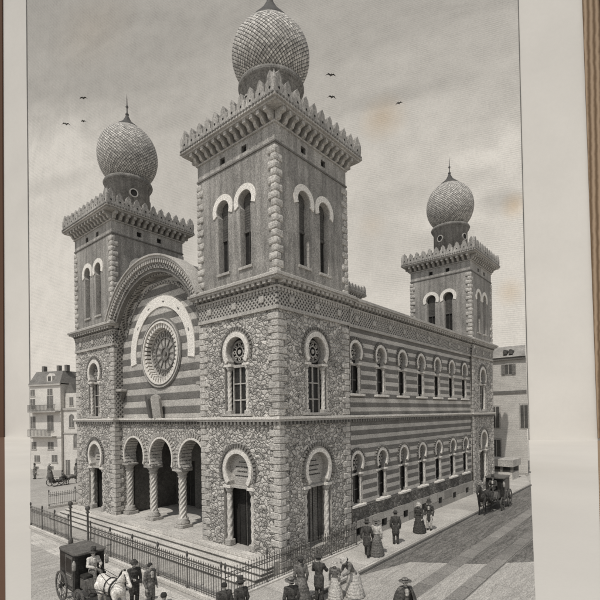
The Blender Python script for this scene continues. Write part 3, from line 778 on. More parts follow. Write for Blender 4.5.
for sx in (-1, 1):
    u = sx * 4.56
    b.box(min(u, u + sx * .08), max(u, u + sx * .08), .1, .6, 7.1, ZA, M['ring_dots'])
    b.shape(BEV, sx * 4.3 - .3, sx * 4.3 + .3, .1, .6, 8.85, 9.02, M['trim'])
    b.prism([(sx * 4.3 - .2, 8.85), (sx * 4.3 + .2, 8.85), (sx * 4.5, 8.3), (sx * 4.4, 8.3)], .3, .6, M['trim_dark'])
b.build('archivolt', syn)
# tablets
tb = MB()
for sx, mt in ((-1, 'iron'), (1, 'trim')):
    tb.M = TF @ Matrix.Translation((-.3, .42, 7.15)) @ Matrix.Rotation(R(sx * 18), 4, 'Z') @ Matrix.Rotation(R(10), 4, 'X')
    po = [(0, 0), (sx * .62, 0), (sx * .62, 1.15)] + [(sx * (.31 + .31 * math.cos(q)), 1.15 + .25 * math.sin(q)) for q in (PI * .25, PI * .5, PI * .75)] + [(0, 1.15)]
    tb.prism(po, -.32, -.12, M[mt])
tb.build('stone_tablet', syn)
vr = MB(); vr.M = TF
vr.ring(0, ZA, 5.3, 5.45, 20, 160, .6, D_ + 5.0, M['roof'], 40)
for i in range(14): vr.ring(0, ZA, 5.45, 5.49, 20, 160, .9 + i * 1.9, .96 + i * 1.9, M['roof'], 30)
vr.build('vault_roof', syn)
rf = MB(); rf.box(.9, D_ + 5.0, .45, W_ - .4, 13.22, 13.38, M['roof']); rf.build('roof', syn)
# platform and steps
pf = MB(); pf.box(-.45, 5.0, .06, W_ + .4, .0, P_ - .003, M['floor']); pf.box(-.5, -.44, -.02, W_ + .4, P_ - .12, P_ + .004, M['step'])
pf.build('platform', syn)
st = MB()
for i in range(4):
    st.box(-.5 - .36 * (4 - i) - .04, -.46, -.02 + .02 * i, W_ + .33 - .02 * i, .14 * (i + 1) - .03, .14 * (i + 1) + .002, M['step']); st.box(-.5 - .36 * (4 - i), -.5 + .02 * i - .0001 * i, .02 * i, W_ + .3 - .02 * i, .0 + .001 * i, .14 * (i + 1) - .031, M['trim_dark'])  # risers coloured dark to stand in for shade between the treads
st.build('stairs', syn)

# ------------------------------------------------------------------ railings
def finial_post(h, parent, loc, r=.05, name='post'):
    b = MB(); b.lathe([(r * 2, 0), (r * 2, .3), (r, .36), (r * .85, h - .42), (r * 1.7, h - .38), (r * 1.7, h - .33), (r * .8, h - .28), (r * 1.9, h - .2), (r * 2.2, h - .12), (r * 1.7, h - .04), (.01, h)], 0, 0, M['iron'], 12)
    return b.build(name, parent, loc)
def bay(parent, p, q, h, z0):
    p, q = Vector(p), Vector(q); d = q - p; L = d.length; t = d.normalized()
    b = MB(); b.M = Matrix.Translation((p.x, p.y, z0)) @ Matrix.Rotation(math.atan2(t.y, t.x), 4, 'Z')
    for z in (.12, h * .68, h * .80): b.box(.03, L - .03, -.018, .018, z, z + .022, M['iron'])
    n = max(2, round(L / .15))
    for i in range(1, n):
        x = L * i / n; b.box(x - .008, x + .008, -.008, .008, .0, h - .1, M['iron'])
        b.add([(x - .025, -.012, h - .1), (x + .025, -.012, h - .1), (x + .025, .012, h - .1), (x - .025, .012, h - .1), (x, 0, h)], [(0, 1, 4), (1, 2, 4), (2, 3, 4), (3, 0, 4)], M['iron'])
        b.ring(x, h * .75, .036, .046, 0, 360, -.006, .006, M['iron'], 8)
    return b.build('railing_panel', parent)
def railing(name, pts, nb, h, label, tall=()):
    r_ = empty(name, pts[0]); tag(r_, label, 'railing')
    p0, p1 = Vector(pts[0]), Vector(pts[1]); d = (p1 - p0) / nb
    o = lambda v: (v.x - p0.x, v.y - p0.y, 0)
    cb = MB(); L = (p1 - p0).length; cb.M = Matrix.Rotation(math.atan2(d.y, d.x), 4, 'Z')
    cb.shape(BEV, -.1, L + .1, -.11, .11, 0, .2, M['step']); cb.build('base_wall', r_)
    for i in range(nb):
        a_, b_ = p0 + d * i, p0 + d * (i + 1); bay(r_, o(a_), o(b_), h, .2)
    for i in range(nb + 1): finial_post(h + .2 + .2, r_, (o(p0 + d * i)[0], o(p0 + d * i)[1], 0), .024)
    return r_
railing('iron_railing', ((-3.72, 10.35, 0), (-3.72, -.38, 0)), 5, 1.3, 'long black iron railing in front of the porch steps, right of the gate')
railing('iron_railing', ((-3.72, 18.9, 0), (-3.72, 13.1, 0)), 3, 1.3, 'iron railing at the left of the open gate, near the left edge')
railing('iron_railing', ((-3.52, -.38, 0), (5.5, -.38, 0)), 4, 1.2, 'short iron railing along the flank pavement, turning from the front corner')
railing('iron_railing', ((-.5, 24.6, 0), (7.6, 24.6, 0)), 4, 1.1, 'pale side railing behind the left tower, before the far street')
for y, lb in ((10.65, 'right gate post with knobbed iron finial at the top of the square'), (12.8, 'left gate post with knobbed iron finial where the steps open')):
    gp = finial_post(2.45, None, (-3.72, y, 0), .06, 'gate_post'); tag(gp, lb, 'gate post', 'gate posts at the steps')

# ------------------------------------------------------------------ far buildings
def city_window(b, t, z0, z1, w, y=0, mat='city_win', arch=False, shutters=False):
    b.box(t - w / 2 - .1, t + w / 2 + .1, y - .06, y, z0 - .12, z0 - .0, M['city_trim']); b.box(t - w / 2, t + w / 2, y - .03, y - .001, z0, z1, M[mat])
    if arch: b.ring(t, z1, .001, w / 2, 0, 180, y - .03, y - .001, M[mat], 12)
    b.box(t - .03, t + .03, y - .05, y - .03, z0, z1, M['city_trim'])
    if shutters:
        for s_ in (-1, 1): b.box(t + s_ * w * .78 - w * .26, t + s_ * w * .78 + w * .26, y - .07, y - .001, z0, z1, M['city_win'])
A_ = Vector((6.41, 48.97, 0)); B_ = Vector((9.14, 41.8, 0)); rzL = math.atan2(B_.y - A_.y, B_.x - A_.x)
ap = empty('apartment_house', A_, rzL); tag(ap, 'tall pale apartment house with balconies and slate mansard roof at far left', 'house')
w = MB(); w.box(.0, 5.1, .0, 8, 0, 11.35, M['city']); w.box(.0, 5.2, -.18, .0, 11.2, 11.45, M['city_trim']); w.box(.0, 5.16, -.08, .0, 8.0, 8.2, M['city_trim']); w.box(.0, 5.16, -.08, 0, 4.75, 4.9, M['city_trim']); w.box(.0, 5.15, -.06, 0, 0, .8, M['city_trim']); w.build('wall', ap)
rr = MB(); rr.add([(.0, -.2, 11.45), (5.25, -.2, 11.45), (5.25, 8, 11.45), (.0, 8, 11.45), (.0, 1.0, 13.1), (4.5, 1.0, 13.1), (4.5, 7, 13.1), (.0, 7, 13.1)], [(0, 1, 5, 4), (1, 2, 6, 5), (2, 3, 7, 6), (3, 0, 4, 7), (4, 5, 6, 7), (0, 3, 2, 1)], M['city_roof']); rfo = rr.build('roof', ap)
for t in (.6, 3.1, 4.4):
    c_ = MB(); c_.box(t, t + .35, 1.3, 1.8, 13.05, 13.85, M['city_roof']); c_.build('chimney', rfo)
dm_ = MB(); dm_.prism([(2.9, 11.7), (3.8, 11.7), (3.8, 12.4), (3.35, 12.75), (2.9, 12.4)], .0, 1.2, M['city']); dm_.box(3.12, 3.58, -.02, .0, 11.8, 12.35, M['city_win_dark']); dm_.build('dormer', rfo)
for (t, z0, z1, ww) in [(.5, 10.0, 10.8, .7), (3.4, 10.0, 10.8, .8), (.5, 8.35, 9.6, .8), (3.4, 8.35, 9.9, 1.0), (.5, 5.9, 7.4, .8), (3.4, 5.6, 7.5, 1.0), (.6, 3.3, 4.2, .8), (3.4, 3.3, 4.2, .9), (1.1, 1.7, 2.5, .9), (4.0, 1.7, 2.6, .9), (.9, .1, 1.1, .8), (3.4, .1, 1.2, .8)]:
    q = MB(); city_window(q, t, z0, z1, ww); q.build('window', ap)
for z, t0, t1 in ((4.95, .38, 4.4), (8.0, .38, 5.0)):
    q = MB(); q.box(t0, t1, -.7, 0, z - .12, z, M['city_trim']); q.box(t0, t1, -.7, -.66, z + .75, z + .82, M['city_win'])
    for i in range(int((t1 - t0) / .17)): q.box(t0 + .17 * i, t0 + .17 * i + .05, -.69, -.66, z, z + .76, M['city_win'])
    q.build('balcony', ap)
h2 = empty('arched_house', A_ + (B_ - A_).normalized() * 5.2, rzL); tag(h2, 'narrow pale house with arched windows beside the left tower, under the apartment roof', 'house')
w = MB(); w.box(0.01, 5.0, .3, 8, 0, 8.3, M['city']); w.box(0, 5, .16, .3, 8.1, 8.35, M['city_trim']); w.box(0, 5, .22, .3, 5.2, 5.35, M['city_trim']); w.box(0.01, 5, .6, 8, 8.35, 10.2, M['city']); w.build('wall', h2)
rr = MB()
for i in range(3): rr.prism([(i * 1.6, 10.2), (i * 1.6 + 1.6, 10.2), (i * 1.6 + .8, 11.6)], .6, 8, M['city_roof'])
rr.build('roof', h2)
for (t, z0, z1, ww, ar) in [(1.3, 6.0, 7.2, .8, True), (2.0, 3.5, 4.8, .9, True), (3.6, 6.0, 7.2, .8, True), (2.3, .6, 2.2, .9, False), (1.0, 8.7, 9.7, .6, False), (2.1, 8.7, 9.7, .6, False), (.6, .1, 2.0, .7, False)]:
    q = MB(); city_window(q, t, z0, z1, ww, .3 if z0 < 8.4 else .6, arch=ar); q.build('window', h2)
# right house, face towards -x at x=39 ; local u=-y
rh = empty('grey_house', (39, 0, 0), -PI / 2); tag(rh, 'plain grey stucco house with shuttered windows behind the right tower', 'house')
ru = rd_edge(0); ue = .98
def plan(mb, x1, y0, y1, z0, z1, mat, x1b=None):
    x1b = x1 + (y1 - y0) * -.24 if x1b is None else x1b
    v = [(-9, y0), (x1, y0), (x1b, y1), (-9, y1)]
    mb.add([(p[0], p[1], z0) for p in v] + [(p[0], p[1], z1) for p in v], [(3, 2, 1, 0), (4, 5, 6, 7), (0, 1, 5, 4), (1, 2, 6, 5), (2, 3, 7, 6), (3, 0, 4, 7)], mat)
ue = .84
w = MB(); plan(w, ue, 0, 9, 0, 13.0, M['right_city']); plan(w, ue, -.25, -.001, 12.9, 13.2, M['trim_dark']); plan(w, ue, -.10, -.001, 9.15, 9.45, M['trim_dark']); plan(w, ue, -.05, -.001, 0, .35, M['trim']); w.build('wall', rh)
rr = MB(); rr.add([(-9, -.35, 13.2), (ue, -.35, 13.2), (ue - 2.2, 9.3, 13.2), (-9, 9.3, 13.2), (-9, 2.0, 14.7), (ue - .55, 2.0, 14.7), (ue - 1.8, 7, 14.7), (-9, 7, 14.7)], [(0, 1, 5, 4), (1, 2, 6, 5), (2, 3, 7, 6), (3, 0, 4, 7), (4, 5, 6, 7), (0, 3, 2, 1)], plain('tile_roof', .3, .25, 6, 30, .4)); rfo = rr.build('roof', rh)
for t in (-1.35, -.75):
    q = MB(); q.prism([(t - .2, 13.55), (t + .2, 13.55), (t + .2, 13.9)] + [(t + .2 * math.cos(a_), 13.9 + .2 * math.sin(a_)) for a_ in (PI * .3, PI * .5, PI * .7)] + [(t - .2, 13.9)], -.1, 1.0, M['city_win_dark']); q.build('vent', rfo)
for (t, z0, z1, ww, sh) in [(-1.0, 11.3, 12.4, .7, True), (-2.45, 5.3, 7.7, .8, False), (.55, 5.3, 7.8, .72, False), (-2.4, 1.7, 3.9, .9, False), (-5.5, 5.3, 7.7, .9, False), (-5.5, 11.3, 12.4, .8, True)]:
    q = MB(); q.box(t - ww / 2 - .14, t + ww / 2 + .14, -.04, -.001, z0 - .1, z1 + .2, M['trim']); q.box(t - ww / 2, t + ww / 2, -.06, -.041, z0, z1, M['city_win_dark'])
    if sh:
        for s_ in (-1, 1): q.box(t + s_ * ww * .8 - ww * .27, t + s_ * ww * .8 + ww * .27, -.10, -.042, z0, z1, M['city_win'])
    q.box(t - .03, t + .03, -.075, -.061, z0, z1, M['trim']); q.build('window', rh)
an_ = MB(); an_.box(34.0, 36.5, -.55, 1.8, .0, .9, M['right_city']); an_.box(33.8, 36.7, -.7, 2.0, 1.5, 2.2, M['panel']); 
for y in (-.5, .5, 1.5): an_.box(34.0, 34.3, y - .1, y + .1, .9, 1.5, M['trim_dark'])
an_.box(36.2, 36.5, -.55, 1.8, .9, 1.5, M['trim_dark'])
tag(an_.build('low_shed'), 'low flat topped shed with an open front behind the right carriage', 'shed')

# ------------------------------------------------------------------ figures
def solid(name, caps, mat, vox=.013, parent=None, extra=None, smooth=2):
    """capsules fused into one continuous skin"""
    b = MB(); S = unit_sphere
    for c in caps:
        p, q, r0, r1 = Vector(c[0]), Vector(c[1]), c[2], c[3]
        sx = c[4] if len(c) > 4 else (1, 1, 1)
        n = max(1, int((q - p).length / (min(r0, r1) * .55)) + 1)
        for i in range(n + 1):
            t = i / n; o_ = p.lerp(q, t); r = r0 + (r1 - r0) * t
            b.add([(o_.x + v[0] * r * sx[0], o_.y + v[1] * r * sx[1], o_.z + v[2] * r * sx[2]) for v in S[0]], S[1], mat)
            if p == q: break
    o = b.build('tmp')
    m = o.modifiers.new('r', 'REMESH'); m.mode = 'VOXEL'; m.voxel_size = vox; m.use_smooth_shade = True
    s = o.modifiers.new('s', 'SMOOTH'); s.iterations = smooth; s.factor = .5
    dg = bpy.context.evaluated_depsgraph_get(); me = bpy.data.meshes.new_from_object(o.evaluated_get(dg))
    me.name = name
    old = o.data; bpy.data.objects.remove(o); bpy.data.meshes.remove(old)
    if extra:
        bm = bmesh.new(); bm.from_mesh(me)
        base = len(me.materials)
        for mm in extra.mats: me.materials.append(mm)
        vs_ = [bm.verts.new(v) for v in extra.v]
        for f, k in zip(extra.f, extra.mi):
            try: ff = bm.faces.new([vs_[i] for i in f]); ff.material_index = base + k; ff.smooth = True
            except ValueError: pass
        bm.to_mesh(me); bm.free()
    o = bpy.data.objects.new(name, me); return link(o, parent)
def _sph(n=10, m=8):
    v = [(0, 0, -1)]; f = []
    for j in range(1, m):
        a_ = -PI / 2 + PI * j / m
        for i in range(n): v.append((math.cos(a_) * math.cos(2 * PI * i / n), math.cos(a_) * math.sin(2 * PI * i / n), math.sin(a_)))
    v.append((0, 0, 1)); L = len(v) - 1
    for i in range(n): f.append((0, 1 + (i + 1) % n, 1 + i)); f.append((L, L - n + i, L - n + (i + 1) % n))
    for j in range(m - 2):
        for i in range(n): a_ = 1 + j * n; f.append((a_ + i, a_ + (i + 1) % n, a_ + n + (i + 1) % n, a_ + n + i))
    return v, f
unit_sphere = _sph()

def fingers(ex, wr, hd, side):
    """palm direction wr->hd; four fingers and a thumb"""
    d = (hd - wr).normalized(); s = d.cross(Vector((0, -1, 0)));
    if s.length < .1: s = d.cross(Vector((0, 0, 1)))
    s.normalize(); nrm = s.cross(d).normalized()
    for i, L in enumerate((.062, .074, .07, .055)):
        o = hd + s * ((i - 1.5) * .019); a_ = o + d * L * .5 + nrm * .006; b_ = o + d * L + nrm * .022
        ex.tube([o - d * .02, a_, b_], [.0095, .0085, .007], M['skin'], 6)
    o = wr + d * .025 - s * side * .03; ex.tube([o, o + d * .03 - s * side * .025, o + d * .06 - s * side * .03 + nrm * .012], [.012, .010, .008], M['skin'], 6)

def person(loc, face, label, kind='man', hat='top', pose='stand', cloth='cloth_dark', legs=None, sc=1.0, group=None, top=None, skirt=None):
    """face: heading in degrees (world, 0 = +x). Local front is -y."""
    J = dict(pel=(0, 0, .93), wst=(0, 0, 1.08), chs=(0, .0, 1.30), nek=(0, .01, 1.47), hed=(0, -.01, 1.60))
    sh, hp = .175, .095
    J['shL'], J['shR'] = (sh, 0, 1.405), (-sh, 0, 1.405)
    J['elL'], J['elR'] = (.25, .03, 1.13), (-.25, .03, 1.13)
    J['wrL'], J['wrR'] = (.24, -.06, .90), (-.24, -.06, .90)
    J['hiL'], J['hiR'] = (hp, 0, .90), (-hp, 0, .90)
    J['knL'], J['knR'] = (.10, -.03, .50), (-.10, -.03, .50)
    J['anL'], J['anR'] = (.10, .02, .085), (-.10, .02, .085)
    if pose == 'walk':
        J['knL'], J['anL'] = (.09, -.16, .52), (.09, -.22, .10); J['knR'], J['anR'] = (-.09, .06, .49), (-.09, .27, .13)
        J['wrL'] = (.25, .10, .93); J['elL'] = (.25, .14, 1.15); J['wrR'] = (-.22, -.22, .98); J['elR'] = (-.25, -.06, 1.14)
    if pose == 'link':
        J['elR'] = (-.27, .0, 1.14); J['wrR'] = (-.12, -.2, 1.12)
    if pose == 'reach':
        J['elR'] = (-.27, -.14, 1.17); J['wrR'] = (-.22, -.38, 1.12); J['elL'] = (.27, -.10, 1.15); J['wrL'] = (.2, -.32, 1.05)
    if pose == 'bend':
        for k, q in dict(wst=(0, -.06, 1.06), chs=(0, -.19, 1.24), nek=(0, -.31, 1.36), hed=(0, -.41, 1.44), shL=(sh, -.25, 1.33), shR=(-sh, -.25, 1.33), elL=(.22, -.36, 1.08), elR=(-.22, -.36, 1.08), wrL=(.14, -.56, .98), wrR=(-.14, -.56, .98)).items(): J[k] = q
    if pose == 'sit':
        dz = -.42
        for k in J: J[k] = (J[k][0], J[k][1], J[k][2] + dz)
        J['knL'], J['knR'] = (.12, -.42, .52), (-.12, -.42, .52); J['anL'], J['anR'] = (.12, -.52, .10), (-.12, -.52, .10)
        J['elL'], J['elR'] = (.26, -.10, .74), (-.26, -.10, .74); J['wrL'], J['wrR'] = (.12, -.36, .72), (-.12, -.36, .72)
    V = {k: Vector(q) for k, q in J.items()}
    hd = V['hed']; nk = V['nek']; up = (hd - nk).normalized()
    fx = Vector((0, -1, 0)) if pose != 'bend' else Vector((0, -.75, -.66))
    c = [(hd + up * .025, hd + up * .03, .095, .095, (.86, 1.0, 1.1)), (hd + fx * .02 - up * .03, hd + fx * .045 - up * .07, .068, .045),
         (hd + fx * .085 - up * .0, hd + fx * .118 - up * .035, .014, .018), (nk - up * .05, hd - up * .03, .058, .052)]
    for sx in (-1, 1): c.append((hd + Vector((sx * .083, .01, 0)) - up * .005, hd + Vector((sx * .086, .012, 0)) + up * .02, .018, .02, (.6, 1, 1.3)))
    c += [(V['pel'] + Vector((-.05, 0, 0)), V['pel'] + Vector((.05, 0, 0)), .125, .125, (1, .8, 1)), (V['pel'], V['wst'], .13, .12, (1.1, .78, 1)), (V['wst'], V['chs'], .12, .14, (1.15, .75, 1)),
          (V['chs'] + Vector((-.06, 0, 0)), V['chs'] + Vector((.06, 0, 0)), .12, .12, (1, .8, 1.1)), (V['shL'], V['shR'], .068, .068), (V['chs'], nk, .1, .06)]
    ex = MB()
    for s in 'LR':
        sd = 1 if s == 'L' else -1
        hand = V['wr' + s] + (V['wr' + s] - V['el' + s]).normalized() * .085
        c += [(V['sh' + s], V['el' + s], .056, .043), (V['el' + s], V['wr' + s], .042, .028), (V['wr' + s], hand - (hand - V['wr' + s]) * .2, .03, .036, (1, .8, 1)),
              (V['hi' + s], V['kn' + s], .092, .062), (V['kn' + s], V['an' + s], .06, .04), (V['an' + s], V['an' + s] + Vector((0, -.14, -.045)), .042, .034)]
        fingers(ex, V['wr' + s], hand, sd)
    for sx in (-1, 1):
        p = hd + fx * .084 + up * .022 + Vector((sx * .033, 0, 0)); S = unit_sphere; ex.add([(p.x + v[0] * .012, p.y + v[1] * .012, p.z + v[2] * .009) for v in S[0]], S[1], M['hair'])
    p = hd + fx * .088 - up * .062; ex.tube([p + Vector((-.022, 0, 0)), p + Vector((0, -.004, 0)), p + Vector((.022, 0, 0))], .006, M['coat_dark'], 6)
    body = solid('person', c, M['skin'], .014, None, ex)
    cm = M[cloth]; lm = M[legs or cloth]; tm = M[top or cloth]
    torso = [(V['pel'] + Vector((-.05, 0, 0)), V['pel'] + Vector((.05, 0, 0)), .15, .15, (1, .82, 1)), (V['pel'], V['wst'], .15, .135, (1.12, .8, 1)), (V['wst'], V['chs'], .14, .165, (1.12, .78, 1)), (V['chs'] + Vector((-.06, 0, 0)), V['chs'] + Vector((.06, 0, 0)), .145, .145, (1, .82, 1.05)),
             (V['shL'], V['shR'], .088, .088), (V['chs'], nk, .12, .075)]
    slv = []
    for s in 'LR': slv += [(V['sh' + s], V['el' + s], .078, .066), (V['el' + s], V['wr' + s], .064, .05)]
    if kind == 'man':
        if pose != 'sit': torso += [(V['pel'], V['pel'] + Vector((0, .02, -.28)), .17, .20, (1.05, .8, 1))]
        solid('coat', torso + slv, tm, .016, body)
        if pose in ('walk', 'stand', 'sit'):
            sf = MB(); cz = V['chs']; sf.shape(PIL, cz.x - .06, cz.x + .06, cz.y - .155, cz.y - .08, cz.z - .09, cz.z + .15, M['cloth_light'], True); sf.build('shirt_front', body)
        tr = [(V['pel'], V['pel'] + Vector((0, 0, -.06)), .15, .14, (1.1, .82, 1))]
        for s in 'LR': tr += [(V['hi' + s], V['kn' + s], .115, .085), (V['kn' + s], V['an' + s] + Vector((0, 0, .03)), .08, .07)]
        solid('trousers', tr, lm, .016, body)
    else:
        solid('bodice', torso + slv, tm, .016, body)
        sk = MB(); ring = []; pz = V['wst'].z - .02; n = 28; rows = 14
        for k in range(rows + 1):
            t = k / rows; z = pz * (1 - t) + .03 * t; rx = .15 + .22 * t ** .75; ry = .13 + .25 * t ** .75
            off = .10 * math.sin(min(1, t * 1.8) * PI / 2) + .04 * t
            for i in range(n):
                a_ = 2 * PI * i / n; fold = 1 + .09 * t * math.sin(11 * a_ + 4 * t) + (.08 if k in (6, 9, 11) else 0)
                bs = .10 * math.exp(-((t - .22) / .16) ** 2) * max(0, math.sin(a_))
                ring.append((rx * fold * math.cos(a_), V['wst'].y * (1 - t) + off * .6 + (ry * fold + bs) * math.sin(a_), z))
        sk.add(ring, [(k * n + i, k * n + (i + 1) % n, (k + 1) * n + (i + 1) % n, (k + 1) * n + i) for k in range(rows) for i in range(n)] + [tuple(range(n))], M[skirt or cloth], True)
        sk.build('skirt', body)
    sh_ = MB()
    for s in 'LR':
        q = V['an' + s]; bb = MB(); bb.shape(PIL, q.x - .052, q.x + .052, q.y - .2, q.y + .07, q.z - .085, q.z + .03, M['hair'], True); bb.build('shoe', body)
    T = Matrix.Translation(hd) @ Vector((0, 0, 1)).rotation_difference(up if pose != 'bend' else Vector((0, -.5, .85))).to_matrix().to_4x4()
    hb = MB(); hb.M = T
    pr = [(.0985 * math.sin(a_) if a_ else .001, .035 + .112 * math.cos(a_)) for a_ in [PI * (1 - i / 9 * .62) - PI * .38 for i in range(10)]]
    hb.M = T @ Matrix.Translation((0, .02, 0)); hb.lathe([(.088, .0), (.1, .04), (.095, .09), (.06, .135), (.001, .15)], 0, 0, M['hair'], 16)
    if kind == 'woman': hb.shape(PIL, -.06, .06, .05, .17, -.04, .09, M['hair'], True)
    hb.build('hair', body)
    hm = MB(); hm.M = T
    if hat == 'top': hm.lathe([(.17, .075), (.175, .085), (.105, .095), (.098, .17), (.108, .27), (.001, .275)], 0, 0, M['cloth_dark'], 20)
    elif hat == 'bowler': hm.lathe([(.15, .075), (.155, .09), (.108, .09), (.105, .15), (.07, .20), (.001, .215)], 0, 0, M['cloth_dark'], 20)
    elif hat == 'straw':
        hm.M = T @ Matrix.Rotation(R(-12), 4, 'X'); hm.lathe([(.21, .06), (.215, .075), (.11, .095), (.105, .15), (.06, .18), (.001, .185)], 0, .0, M['cloth_mid'], 22); hm.lathe([(.112, .09), (.112, .125)], 0, 0, M['hair'], 20)
    elif hat == 'bonnet':
        hm.M = T @ Matrix.Rotation(R(14), 4, 'X'); hm.lathe([(.16, .055), (.165, .075), (.115, .085), (.12, .14), (.08, .2), (.001, .215)], 0, .02, M['cloth_light'], 20); hm.shape(PIL, -.06, .06, -.05, .05, .15, .25, M['cloth_light'], True)
    if hat: hm.build('hat', body)
    body.location = loc; body.rotation_euler = (0, 0, R(face + 90)); body.scale = (sc,) * 3
    return tag(body, label, 'person', group)

# ------------------------------------------------------------------ horses and carriages
def horse(loc, rz, label, coat, sc=1.0, harness=True, group=None):
    c = [((-.55, 0, 1.12), (.35, 0, 1.08), .30, .31, (1, .88, 1)), ((.35, 0, 1.08), (.62, 0, 1.16), .30, .23, (1, .85, 1)), ((-.55, 0, 1.14), (-.74, 0, 1.16), .29, .24, (1, .9, 1)),
         ((.55, 0, 1.28), (1.0, 0, 1.74), .20, .115, (1, .6, 1)), ((1.0, 0, 1.78), (1.12, 0, 1.76), .12, .11, (1, .75, 1)), ((1.12, 0, 1.75), (1.40, 0, 1.48), .10, .06, (1, .8, 1)), ((1.38, 0, 1.49), (1.42, 0, 1.45), .062, .055)]
    for s in (-1, 1):
        c += [((1.02, s * .06, 1.86), (1.03, s * .075, 1.97), .03, .015)]
        lift = (s > 0)
        c += [((.52, s * .14, 1.02), (.56, s * .15, .80), .13, .085)]
        if lift: c += [((.56, s * .15, .8), (.72, s * .15, .60), .08, .055), ((.72, s * .15, .6), (.62, s * .15, .30), .05, .036), ((.62, s * .15, .3), (.66, s * .15, .22), .05, .055)]
        else: c += [((.56, s * .15, .8), (.55, s * .15, .50), .08, .055), ((.55, s * .15, .5), (.54, s * .15, .14), .045, .034), ((.54, s * .15, .13), (.59, s * .15, .05), .045, .06)]
        o_ = -.12 if lift else .10
        c += [((-.66, s * .15, 1.02), (-.52, s * .17, .80), .19, .13), ((-.52, s * .17, .8), (-.80 + o_, s * .15, .54), .10, .06), ((-.80 + o_, s * .15, .54), (-.74 + o_, s * .15, .15), .055, .036), ((-.74 + o_, s * .15, .13), (-.69 + o_, s * .15, .05), .045, .06)]
    ex = MB()
    for s in (-1, 1): S = unit_sphere; ex.add([(1.2 + v[0] * .02, s * .075 + v[1] * .014, 1.73 + v[2] * .02) for v in S[0]], S[1], M['hair'])
    h = solid('horse', c, M[coat], .022, None, ex, 3)
    mn = MB(); mn.tube([(1.04, 0, 1.93), (.88, 0, 1.86), (.7, 0, 1.68), (.52, 0, 1.48)], [.03, .05, .055, .03], M['hair'], 8); mn.build('mane', h)
    tl = MB(); tl.tube([(-.94, 0, 1.24), (-1.05, 0, 1.15), (-1.1, 0, .85), (-1.08, 0, .5)], [.04, .06, .075, .02], M['hair'], 8); tl.build('tail', h)
    if harness:
        q = MB()
        for (x, zc_, ry, rz_) in ((.42, 1.14, .30, .36), (-.02, 1.08, .285, .33)):
            pts = [(x + (.10 * math.sin(a_) if x > .2 else 0), ry * math.cos(a_), zc_ + rz_ * math.sin(a_)) for a_ in [2 * PI * i / 20 for i in range(21)]]
            q.tube(pts, .022 if x < .2 else .035, M['paint'], 6)
        for s in (-1, 1):
            q.tube([(1.33, s * .08, 1.56), (.9, s * .16, 1.5), (.42, s * .28, 1.35), (-.02, s * .22, 1.38), (-.8, s * .12, 1.5), (-1.25, s * .1, 1.62)], .010, M['paint'], 5)
            q.tube([(.45, s * .29, 1.05), (-.3, s * .31, .98), (-1.0, s * .4, .88)], .016, M['paint'], 5)
        q.tube([(1.15, .10, 1.86), (1.24, .085, 1.66), (1.33, .07, 1.55), (1.33, -.07, 1.55), (1.24, -.085, 1.66), (1.15, -.10, 1.86)], .012, M['paint'], 5)
        q.tube([(-.02, 0, 1.41), (-.5, 0, 1.43), (-.9, 0, 1.33)], .014, M['paint'], 5)
        q.build('harness', h)
    h.location = loc; h.rotation_euler = (0, 0, rz); h.scale = (sc,) * 3
    return tag(h, label, 'horse', group)

